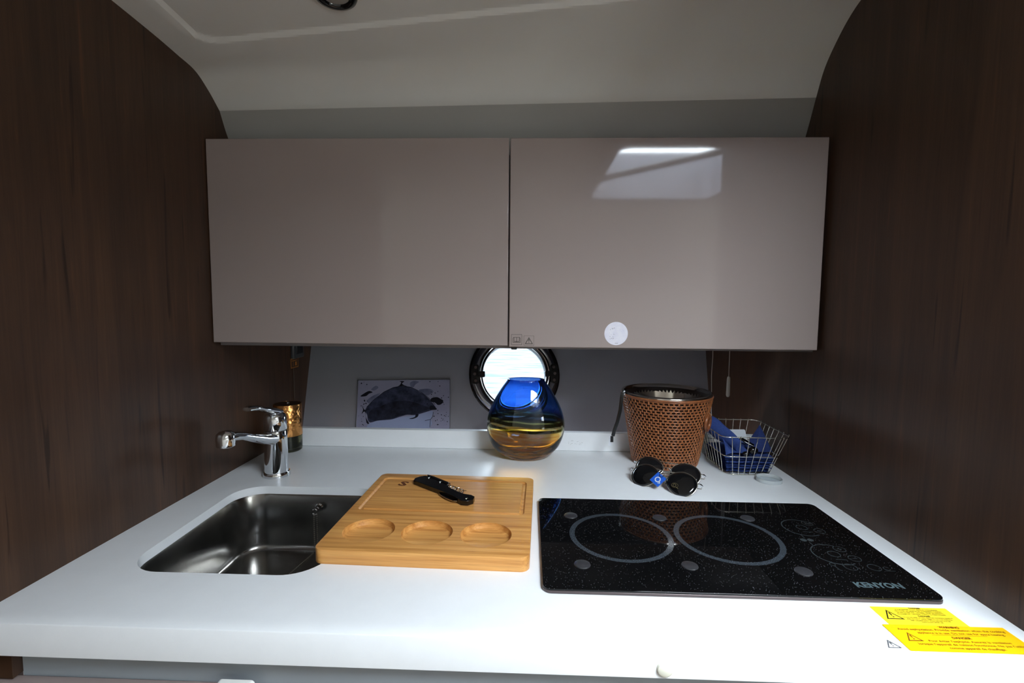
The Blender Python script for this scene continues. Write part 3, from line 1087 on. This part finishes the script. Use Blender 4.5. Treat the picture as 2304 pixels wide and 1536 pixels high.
# ================================================================== JAR WITH COPPER SLEEVE
jx, jy = -.6185, 1.214
jr = thing('soap_jar', 'olive glass jar with a hammered copper sleeve behind the tap', 'jar', (jx, jy, 0))
mk('glass', G().lathe([(1e-5, .0), (.029, 0), (.0325, .003), (.0335, .010), (.0335, .040), (.0305, .040), (.0305, .012), (.028, .009), (1e-5, .009)], (jx, jy, .0003), 40), MT['greenglass'], jr)
mk('sleeve', G().lathe([(.0305, .0415), (.0338, .0415), (.0342, .043), (.0342, .121), (.0332, .1225), (.0318, .1225), (.0305, .120)], (jx, jy, 0), 48), MT['copper'], jr)
mk('lid', G().lathe([(1e-5, .127), (.004, .1265), (.0045, .1225), (.0316, .1222), (.0316, .118), (1e-5, .118)], (jx, jy, 0), 40), MT['dark_lid'], jr)

# ================================================================== ICE BUCKET
kx, ky = .337, 1.182
ib = thing('ice_bucket', 'woven rattan ice bucket with polished steel liner', 'bucket', (kx, ky, 0))
BH = .168


def br(z):
    t = z / BH
    return .0765 + .0300 * (t ** 0.85) - .002 * sin(pi * t)


g = G().lathe([(1e-5, .001), (br(0) - .005, .001)] + [(br(BH * k / 20) - .0048, BH * k / 20) for k in range(1, 21)] + [(br(BH) - .008, BH), (br(0) - .010, .004), (1e-5, .004)], (kx, ky, 0), 64)
mk('core', g, MT['rattan_dark'], ib)
g = G()
NR = 25
rh = BH / NR
for i in range(NR):
    z = rh * (i + .5)
    r = br(z)
    n = 80
    pts = [(kx + (r - .0012 + .0003 * sin(17 * a + i)) * cos(a), ky + (r - .0012 + .0003 * sin(17 * a + i)) * sin(a), z + .0003 * sin(5 * a + i * 1.7)) for a in [2 * pi * k / n for k in range(n)]]
    g.tube(pts, .00178, 6, True)
stuff(mk('rattan_coil', g, MT['rattan'], ib, angle=1.5))
g = G()
NS = 58
for i in range(NR - 1):
    for k in range(NS):
        a = 2 * pi * (k + (.5 if i % 2 else 0) + random.uniform(-.06, .06)) / NS
        if sin(a) > .6:
            continue
        z0_, z1_ = rh * (i + .5) - .0012, rh * (i + 1.5) + .0012
        w = .0021 + random.uniform(-.0003, .0004)
        ca, sa = cos(a), sin(a)
        sl = random.uniform(-.0008, .0008)
        vs = []
        for zz, dr_, q_ in ((z0_, .0002, .7), ((z0_ + z1_) / 2, .0010, 1), (z1_, .0002, .7)):
            r = br(zz) + dr_
            t_ = (zz - z0_) / (z1_ - z0_) - .5
            for s_, q in ((-w * q_, -.0012), (-w * .45 * q_, .0002), (w * .45 * q_, .0002), (w * q_, -.0012)):
                vs.append((kx + (r + q) * ca - (s_ + sl * t_) * sa, ky + (r + q) * sa + (s_ + sl * t_) * ca, zz))
        g.add(vs, [(0, 1, 5, 4), (1, 2, 6, 5), (2, 3, 7, 6), (4, 5, 9, 8), (5, 6, 10, 9), (6, 7, 11, 10)])
stuff(mk('rattan_stitch', g, MT['rattan_hi'], ib, recalc=False, angle=1.5))
mk('rattan_rim', G().tube([(kx + .1045 * cos(a), ky + .1045 * sin(a), BH + .0005) for a in [2 * pi * k / 80 for k in range(80)]], .0034, 8, True), MT['rattan'], ib, angle=1.5)
lp = [(.1060, .1690), (.1065, .1730), (.1050, .1760), (.1020, .1765), (.1000, .1740), (.0970, .1600), (.0860, .110), (.0770, .050), (.0700, .022), (.062, .016), (1e-5, .0145)]
mk('liner', G().lathe(lp, (kx, ky, 0), 72), MT['liner'], ib, angle=1.2)
ph = radians(-36)
zc_ = .112
rr_ = br(zc_) + .004
er = Vector((cos(ph), sin(ph), -.15)).normalized()
et = Vector((-sin(ph), cos(ph), 0))
mr_ = frame(Vector((kx + rr_ * cos(ph), ky + rr_ * sin(ph), zc_)), et, (0, 0, 1))
ringp = [(.0165 * cos(a), .0175 * sin(a), .001 * sin(a)) for a in [2 * pi * k / 36 for k in range(36)]]
mk('ring_handle', G().tube(ringp, .0042, 10, True).xf(mr_), MT['rattan'], ib, angle=1.5)
mk('handle_loop', G().tube([(0, .0175 + .0058 * cos(a), .0058 * sin(a) + .000) for a in [2 * pi * k / 16 for k in range(16)]], .0016, 6, True).xf(mr_), MT['rattan'], ib, angle=1.5)
rb = [(kx - .1035, ky - .02, .176), (kx - .1100, ky - .022, .172), (kx - .1115, ky - .022, .160), (kx - .114, ky - .020, .130), (kx - .1195, ky - .017, .100), (kx - .126, ky - .014, .078), (kx - .1285, ky - .012, .064)]
rbo = plabel(mk('ribbon', G().tube(rb, [(.0042, .0006)] * len(rb), 6, flat=(-.25, -1, 0)), MT['black'], ib, angle=1.2), 'black ribbon hanging over the left rim')
mk('swing_tag', G().box(kx - .1345, kx - .1275, ky - .0135, ky - .0125, .049, .064), MT['black'], rbo)
mk('tag_leaf', G().box(kx - .1380, kx - .1310, ky - .0120, ky - .0114, .040, .060), MT['card'], rbo)

# ================================================================== WIRE BASKET
BB = (.4530, .5540, 1.093, 1.218)
BT = (.4340, .5870, 1.074, 1.246)
BZ = .092
bs = thing('wire_basket', 'silver wire basket of blue napkins beside the ice bucket', 'basket', (.505, 1.155, 0))


def brect(t):
    return tuple(a + (b - a) * t for a, b in zip(BB, BT))


def rim(t, z, r=.0013, rad=.018):
    q = brect(t)
    return G().tube([(x, y, z) for x, y in rrect(q[0], q[1], q[2], q[3], rad, 6)], r, 6, True)


for t, z in ((0, .0014), (.48, .045), (1, BZ)):
    mk('rim', rim(t, z, .0011), MT['wire'], bs, angle=1.5)


def upright(f0, f1, axis):
    def P(t, z, out=0.0):
        q = brect(t)
        if axis == 'f':
            return (q[0] + (q[1] - q[0]) * f0, q[2] - .0022 - out, z)
        if axis == 'b':
            return (q[0] + (q[1] - q[0]) * f0, q[3] + .0022 + out, z)
        if axis == 'l':
            return (q[0] - .0022 - out, q[2] + (q[3] - q[2]) * f0, z)
        return (q[1] + .0022 + out, q[2] + (q[3] - q[2]) * f0, z)
    pts = [P(0, .0014), P(.48, .045), P(1, BZ), P(1.0, BZ + .0025)]
    return mk('wire', G().tube(pts, .00085, 6), MT['wire'], bs, angle=1.5)


for k in range(7):
    upright(.13 + .74 * k / 6, 0, 'f')
    upright(.13 + .74 * k / 6, 0, 'b')
for k in range(7):
    upright(.12 + .76 * k / 6, 0, 'l')
    upright(.12 + .76 * k / 6, 0, 'r')
for k in range(5):
    x = BB[0] + (BB[1] - BB[0]) * (k + .5) / 5
    mk('wire', G().tube([(x, BB[2], .0030), (x, BB[3], .0030)], .0009, 6), MT['wire'], bs, angle=1.5)

# folded napkins lying in the basket, one on another
NAP = 'blue napkins in the wire basket'


def folded(x0, x1, y0, y1, z, h, seed, m):
    """a napkin folded twice: a slab with a rounded front fold and wavy layer edges"""
    rr = random.Random(seed)
    g = G()
    nl = 2
    for k in range(nl):
        zz = z + h * (k + .5) / nl
        hh = h / nl * .46
        def fn(u, v, zz=zz, hh=hh, o1=rr.uniform(-.001, .004), ph=rr.uniform(0, 6)):
            a = v * 2 * pi
            y = y0 + o1 + (y1 - y0) * (.5 - .5 * cos(a))
            x = x0 + (x1 - x0) * u
            s_ = sin(a)
            s_ = (1 if s_ > 0 else -1) * abs(s_) ** .75
            return (x, y, zz + hh * s_ + .0006 * sin(x * 90 + ph))
        g.grid(fn, 16, 20)
    return g


naps = ['folded blue napkin at the bottom of the wire basket', 'folded blue napkin second from the bottom of the basket stack', 'folded blue napkin third from the bottom of the basket stack', 'folded blue napkin on top of the flat stack in the basket']
z = .0042
for k in range(4):
    t = (z + .006) / BZ
    q = brect(t * .8)
    h = .0088
    nt = tag(mk('napkin', folded(q[0] + .004, q[1] - .004, q[2] + .005, q[3] - .008, z, h, 20 + k, MT['napkin']), MT['napkin'], recalc=True, angle=1.0), naps[k], 'napkin', NAP)
    z += h + .0004
# loose napkin rolled over the left side
ZS = z


def roll(u, v):
    # a loosely rolled sheet running from the back left rim down to the front middle
    p = Vector((.448, 1.212, .094)).lerp(Vector((.492, 1.112, .060)), u)
    r = .0165 + .003 * sin(u * 5)
    a = radians(-150 + 290 * v)
    d = (Vector((.492, 1.112, .060)) - Vector((.448, 1.212, .094))).normalized()
    s_ = d.cross(Vector((0, 0, 1))).normalized()
    n_ = s_.cross(d)
    return tuple(p + s_ * r * cos(a) * .85 + n_ * r * sin(a) + Vector((.002 * sin(9 * v + 3 * u), 0, .0015 * sin(11 * u))))


tag(mk('napkin', G().grid(roll, 18, 24), MT['napkin'], recalc=False, angle=2.0, solid=.0012), 'rolled blue napkin sticking out at the back left of the basket', 'napkin', NAP)


def peak(u, v):
    # a pointed fold standing at the right side
    a = Vector((.506, 1.135, ZS + .006)).lerp(Vector((.566, 1.120, ZS + .006)), u)
    top = Vector((.5575, 1.168, .096))
    p = a.lerp(top, v)
    return tuple(p + Vector((.001 * sin(8 * u), -.010 * sin(pi * u) * (1 - v), .003 * sin(pi * u) * sin(pi * v))))


tag(mk('napkin', G().grid(peak, 14, 14), MT['napkin2'], recalc=False, angle=2.0, solid=.0022), 'blue napkin folded to a point at the right of the basket', 'napkin', NAP)


def crum(u, v):
    p = Vector((.452, 1.100, ZS + .004)).lerp(Vector((.515, 1.108, ZS + .002)), u).lerp(Vector((.462, 1.150, ZS + .030)).lerp(Vector((.515, 1.150, ZS + .012)), u), v)
    return tuple(p + Vector((0, -.003 * sin(7 * u + 2), .006 * sin(9 * u + 3 * v) * sin(pi * v) + .004 * sin(pi * u))))


tag(mk('napkin', G().grid(crum, 18, 14), MT['napkin'], recalc=False, angle=2.0, solid=.0012), 'crumpled lighter blue napkin at the front left of the basket', 'napkin', NAP)
cd = tag(mk('card', G().plate(rrect(-.024, .024, -.016, .016, .003, 3), (), 0, .0018).xf(frame((.520, 1.205, .060), (1, .05, 0), (0, .55, 1))), MT['card'], bevel=.0005), 'small white card tucked behind the napkins in the basket', 'card')
cl = thing('clip', 'glossy black clip lying among the blue napkins in the basket', 'clip', (.518, 1.112, .048))
mk('arm', G().tube([(.493, 1.122, .078), (.504, 1.114, .071), (.518, 1.108, .064)], [(.005, .0025), (.006, .003), (.005, .003)], 10, flat=(0, -.4, 1)), MT['black_gloss'], cl, angle=1.2)
mk('body', G().sphere((.515, 1.103, .054), .010, 14, 9, (1.15, .8, .95)), MT['black_gloss'], cl)
mk('body', G().sphere((.498, 1.100, .047), .0075, 14, 9, (1.1, .8, .8)), MT['black_gloss'], cl)

# clear lid lying in front of the basket
cld = thing('clear_lid', 'round clear plastic lid lying in front of the wire basket', 'lid', (.5315, 1.0585, 0))
mk('disc', G().lathe([(1e-5, .0014), (.0240, .0014), (.0240, .0003), (1e-5, .0003)], (.5315, 1.0585, 0), 48), MT['lid'], cld)
mk('lid_rim', G().lathe([(.0241, .0003), (.0262, .0003), (.0264, .0072), (.0254, .0082), (.0244, .0074), (.0241, .0003)], (.5315, 1.0585, 0), 48), MT['lid_rim'], cld, angle=1.0)

# ================================================================== SUNGLASSES


def lens_outline(s, n=40):
    """teardrop aviator outline around the origin; s=+1 wearer side mirrored"""
    pts = []
    for k in range(n):
        a = 2 * pi * k / n
        x, y = cos(a), sin(a)
        rx = .0315
        ry = .0245 if y > 0 else .0285
        px_ = rx * x * (1 - .16 * max(-y, 0)) + s * .006 * max(-y, 0)
        py_ = ry * y + (.002 * x * s)
        pts.append((px_, py_))
    return pts


def sunglasses(label, loc, rotz, tilt, lens_m, extra):
    t = thing('sunglasses', label, 'sunglasses', loc, rotz, 'aviator sunglasses by the ice bucket')
    R_ = Matrix.Translation((0, 0, .0225)) @ Matrix.Rotation(radians(90 - tilt), 4, 'X')
    for s in (-1, 1):
        o2 = lens_outline(s)
        cx = s * .0385

        def dome(x, y):
            return -.0055 * ((x / .032) ** 2 + (y / .027) ** 2) - .004 * max(s * (x) / .032, 0)
        g = G()
        vs, fs = [(cx, 0, 0)], []
        NRr = 5
        for i in range(1, NRr + 1):
            for p in o2:
                x, y = p[0] * i / NRr, p[1] * i / NRr
                vs.append((cx + x, y, dome(x, y)))
        n = len(o2)
        for k in range(n):
            fs.append((0, 1 + k, 1 + (k + 1) % n))
        for i in range(NRr - 1):
            for k in range(n):
                l = (k + 1) % n
                a = 1 + i * n
                fs.append((a + k, a + n + k, a + n + l, a + l))
        g.add(vs, fs).xf(R_)
        mk('lens', g, lens_m, t, local=True, recalc=False, angle=2.0, solid=.0014)
        mk('rim', G().tube([(cx + p[0], p[1], dome(p[0], p[1])) for p in o2], .0010, 6, True).xf(R_), MT['wire'], t, local=True, angle=1.5)
        hx_ = cx + s * .0320
        mk('hinge', G().tube([(hx_ - s * .001, .008, -.009), (hx_ + s * .004, .009, -.011), (hx_ + s * .006, .009, -.016)], [(.0026, .0018), (.003, .0022), (.0026, .0022)], 8, flat=(0, 1, 0)).xf(R_), MT['chrome'], t, local=True, angle=1.0)
        tp = [(hx_ + s * .006, .009, -.016), (hx_ + s * .003, .008, -.021 - .003 * (s + 1)), (hx_ - s * .030, .006, -.024 - .003 * (s + 1)), (hx_ - s * .090, .004, -.024 - .003 * (s + 1)), (hx_ - s * .115, .002, -.023 - .003 * (s + 1))]
        mk('temple', G().tube(tp, [.0010, .0010, .0010, .0014, .0022], 6).xf(R_), MT['wire'], t, local=True, angle=1.5)
        mk('nose_pad', G().sphere((s * .0085, -.006, -.007), .0035, 10, 6, (.5, 1.3, .8)).xf(R_), MT['clear'], t, local=True)
    mk('bridge', G().tube([(-.0085, .003, -.005), (-.004, .006, -.003), (.004, .006, -.003), (.0085, .003, -.005)], .0011, 6).xf(R_), MT['wire'], t, local=True, angle=1.5)
    mk('brow_bar', G().tube([(-.020, .0205, -.006), (-.007, .0175, -.003), (.007, .0175, -.003), (.020, .0205, -.006)], .0011, 6).xf(R_), MT['wire'], t, local=True, angle=1.5)
    if extra:
        mt = R_ @ Matrix.Translation((-.004, -.009, .0065)) @ Matrix.Rotation(radians(-28), 4, 'Z')
        tg = plabel(mk('hang_tag', G().plate(rrect(-.0120, .0120, -.0130, .0120, .001, 2), (), 0, .0006).xf(mt), MT['bluetag'], t, local=True), 'blue square tag with a white ring emblem')
        g = ring2d(0, -.001, .0052, .0021, n=32)
        for a in (stroke([(.0058, -.0055), (.0075, -.0068)], .0024), stroke([(.0062, -.0022), (.0098, -.0052)], .0018)):
            g.add(a.v, a.f)
        g.xf(mt @ Matrix.Translation((0, 0, .0008)))
        mk('emblem', g, MT['card'], tg, local=True, recalc=False, smooth=False)
        mk('tag_loop', G().tube([(-.001 + .0045 * cos(a), .0115 + .005 * sin(a), .001) for a in [2 * pi * k / 14 for k in range(14)]], .0006, 6, True).xf(mt), MT['black'], tg, local=True, angle=1.5)
        ml = R_ @ Matrix.Translation((.030, -.010, .0006))
        g = ring2d(-.0005, -.0008, .0030, .0012, n=20)
        for q in (stroke([(.0035, -.0035), (.0085, -.0060)], .0016), stroke([(-.006, .0025), (-.002, .0035)], .0010)):
            g.add(q.v, q.f)
        g.add(*(lambda q: (q.v, q.f))(ring2d(0, -.0005, .0068, .0007, n=24, ry=.0050)))
        plabel(mk('lens_print', g.xf(ml), MT['gold'], t, local=True, recalc=False, smooth=False), 'small dull gold print on one lens')
    return t


sunglasses('front pair of aviator sunglasses with a blue square tag', (.2835, 1.0030, .0005), radians(-37), 46, MT['lens'], True)
sunglasses('rear pair of aviator sunglasses, behind the tagged pair', (.3010, 1.0365, .0065), radians(-33), 44, MT['lens2'], False)

# ================================================================== PICTURE LEANING ON THE HULL
pc = thing('picture_panel', 'frameless panel with an ink splash painting behind the upstand', 'picture', (-.379, hull_y(-.379, .0), .0))
mp_ = HF(-.3795, .075, .0062)
PW, PH = .278, .142
# picture coordinates: u 0..1 left to right, v 0..1 bottom to top


def pp(pts):
    return [((u - .5) * PW, (v - .5) * PH) for u, v in pts]


mk('panel', G().plate(rrect(-PW / 2, PW / 2, -PH / 2 - .012, PH / 2, .001, 2), (), -.006, 0).xf(mp_), MT['paper'], pc, bevel=.0006)
mk('acrylic_edge', G().plate(rrect(-PW / 2 - .0022, PW / 2 + .0022, -PH / 2 - .012, PH / 2 + .0022, .001, 2), [rrect(-PW / 2 - .0002, PW / 2 + .0002, -PH / 2 - .0118, PH / 2 + .0002, .001, 2)], -.006, .0012).xf(mp_), MT['clear'], pc)


def shape(pts, z, n=2):
    """closed smooth outline as a flat print"""
    P = [Vector(p) for p in pp(pts)]
    out = []
    m = len(P)
    for i in range(m):
        p0, p1, p2, p3 = P[i - 1], P[i], P[(i + 1) % m], P[(i + 2) % m]
        for k in range(n):
            t = k / n
            out.append(tuple(.5 * ((2 * p1) + (p2 - p0) * t + (2 * p0 - 5 * p1 + 4 * p2 - p3) * t * t + (3 * p1 - p0 - 3 * p2 + p3) * t**3)))
    return G().plate(out, (), z, z + .00008)


body = [(.085, .36), (.13, .48), (.20, .62), (.28, .74), (.37, .83), (.47, .865), (.57, .84), (.66, .75), (.74, .64), (.81, .50), (.85, .37), (.80, .34), (.70, .28), (.62, .24), (.54, .25), (.46, .21), (.38, .16), (.30, .145), (.22, .135), (.15, .10), (.12, .15), (.11, .26)]
mk('ink_body', shape(body, .0002, 3).xf(mp_), MT['ink2'], pc, recalc=False, smooth=False)
dark = [(.12, .20), (.14, .34), (.22, .42), (.34, .51), (.46, .55), (.58, .53), (.70, .45), (.78, .38), (.70, .31), (.62, .26), (.54, .26), (.46, .23), (.38, .18), (.28, .16), (.20, .14)]
mk('ink_shade', shape(dark, .0004, 3).xf(mp_), MT['ink'], pc, recalc=False, smooth=False)
blot = [(.80, .60), (.86, .62), (.90, .58), (.93, .54), (.91, .47), (.87, .45), (.84, .50), (.79, .53)]
tip = [(.79, .44), (.83, .42), (.86, .36), (.83, .345), (.78, .36)]
peak_ = [(.43, .865), (.45, .89), (.465, .95), (.445, .975), (.50, .97), (.475, .93), (.49, .895), (.53, .86), (.48, .875)]
lefts = [(.03, .655), (.07, .72), (.12, .77), (.16, .74), (.12, .71), (.09, .66)]
tail = [(.05, .47), (.065, .37), (.05, .28), (.085, .33), (.105, .10), (.135, .08), (.10, .20), (.095, .34), (.13, .40), (.085, .36)]
hookp = [(.63, .26), (.62, .20), (.56, .165), (.60, .16), (.65, .20), (.66, .26)]
for k, s_ in enumerate((blot, tip, peak_, lefts, tail, hookp)):
    mk('ink_blot', shape(s_, .0003 + .0001 * (k % 3), 3).xf(mp_), MT['ink_line'], pc, recalc=False, smooth=False)
for s_ in ([(.66, .77), (.70, .80), (.78, .80), (.82, .74), (.78, .68), (.74, .66)], [(.14, .80), (.19, .88), (.22, .84), (.18, .78)], [(.10, .56), (.16, .66), (.24, .72), (.20, .62), (.14, .50)], [(.56, .93), (.60, .98), (.66, .96), (.62, .90), (.60, .84), (.57, .86)]):
    mk('ink_wash', shape(s_, .00015, 3).xf(mp_), MT['wash'], pc, recalc=False, smooth=False)
belly = [(.12, .05), (.20, .125), (.34, .155), (.48, .205), (.60, .23), (.70, .27), (.80, .33), (.82, .28), (.795, .16), (.78, -.04), (.40, -.05), (.14, -.04)]
mk('pale_shape', shape(belly, .00012, 2).xf(mp_), MT['bluepaper'], pc, recalc=False, smooth=False)
g = G()
for l in ([(.10, .42), (.17, .57), (.28, .745), (.38, .84), (.47, .87), (.57, .845), (.67, .75), (.76, .62), (.84, .46)], [(.82, .30), (.815, .20), (.79, .14), (.785, -.02)], [(.73, .12), (.79, .14)]):
    q = stroke(pp(l), .0014)
    g.add(q.v, q.f)
rr = random.Random(11)
for k in range(70):
    side = k % 3
    if side == 0:
        u, v = rr.gauss(.86, .05), rr.gauss(.62, .16)
    elif side == 1:
        u, v = rr.gauss(.90, .04), rr.gauss(.14, .10)
    else:
        u, v = rr.gauss(.07, .03), rr.gauss(.40, .22)
    u, v = min(max(u, .02), .985), min(max(v, .03), .96)
    r = abs(rr.gauss(.0007, .0006)) + .0004
    c_ = pp([(u, v)])[0]
    q = flatpoly(circle(c_[0], c_[1], r, 8))
    g.add(q.v, q.f)
for k in range(5):
    q = stroke(pp([(.615 + .014 * k, .44), (.618 + .014 * k, .29)]), .0005)
    g.add(q.v, q.f)
g.xf(mp_ @ Matrix.Translation((0, 0, .0007)))
stuff(mk('ink_spatter', g, MT['ink_line'], pc, recalc=False, smooth=False))

# ================================================================== SMALL FITTINGS
# ceiling lamp
cl_o = Vector((-.3245, .832, .8895))
lampm = frame(cl_o, (1, -.02, .035), (0, -1, .07))
lp_ = thing('ceiling_light', 'round black-rimmed recessed ceiling lamp above the left door', 'lamp', tuple(cl_o))
mk('bezel', G().lathe([(.0225, -.004), (.0355, -.004), (.0360, .000), (.0340, .0045), (.0270, .0065), (.0235, .0050), (.0225, 0)], n=48).xf(lampm), MT['black_gloss'], lp_, angle=1.0)
mk('diffuser', G().lathe([(1e-5, .0030), (.012, .0028), (.0225, .0015), (.0225, -.003), (1e-5, -.003)], n=40).xf(lampm), MT['diffuser'], lp_)

# pull cords hanging under the cabinet on the right
pcd = thing('pull_cord', 'thin pull cord with a grey toggle hanging under the cabinet at right', 'cord', (.533, 1.275, .289))
mk('cord', G().tube([(.5230, 1.275, .2885), (.5233, 1.275, .24), (.5236, 1.275, .199)], .0009, 6), MT['grey_cord'], pcd)
mk('toggle', G().lathe([(1e-5, .199), (.0030, .198), (.0042, .193), (.0048, .160), (.0048, .149), (.0030, .145), (1e-5, .1445)], (.5236, 1.275, 0), 16), MT['grey_cord'], pcd)
cb = tag(mk('cable', G().tube([(.4830, 1.285, .2885), (.4842, 1.285, .25), (.4828, 1.285, .20), (.4850, 1.285, .15), (.4855, 1.283, .10), (.4860, 1.266, .052), (.4880, 1.240, .052), (.4900, 1.2480, .02)][:6], .0009, 6), MT['grey_cord']), 'thin loose cable hanging beside the ice bucket', 'cable')
# socket and pictogram on the left bulkhead
so = thing('wall_socket', 'dark socket plate high on the left bulkhead under the cabinet', 'socket', (XL, 1.37, .25))
mk('plate', G().box(XL + .0002, XL + .010, 1.338, 1.402, .222, .282), mat('grey_plate', (52, 54, 56), .35), so, bevel=.003)
mk('insert', G().box(XL + .0102, XL + .0125, 1.352, 1.390, .235, .270), MT['black_gloss'], so, bevel=.001)
m_w = frame((XL + .0004, 1.361, .2085), (0, 1, 0), (0, 0, 1))
g = G().plate(rrect(-.022, .022, -.0135, .0135, .001, 3), [rrect(-.0202, .0202, -.0118, .0118, .001, 3)], 0, .0001)
for q in (flatpoly([(.004, -.008), (.013, -.008), (.013, .003), (.004, .003)]), stroke([(-.016, .007), (.015, .007)], .0014), stroke([(-.007, -.009), (-.007, .007)], .0010)):
    g.add(q.v, q.f)
g.xf(m_w)
tag(mk('pictogram_label', g, MT['orange'], recalc=False, smooth=False), 'small orange outlined pictogram label on the left bulkhead', 'label')
tag(mk('cable', G().tube([(XL + .0012, 1.352, .194), (XL + .0012, 1.353, .12), (XL + .0012, 1.354, .004)], .0010, 6), mat('brown_cable', (62, 48, 38), .5)), 'thin dark cable running down the left bulkhead behind the jar', 'cable')
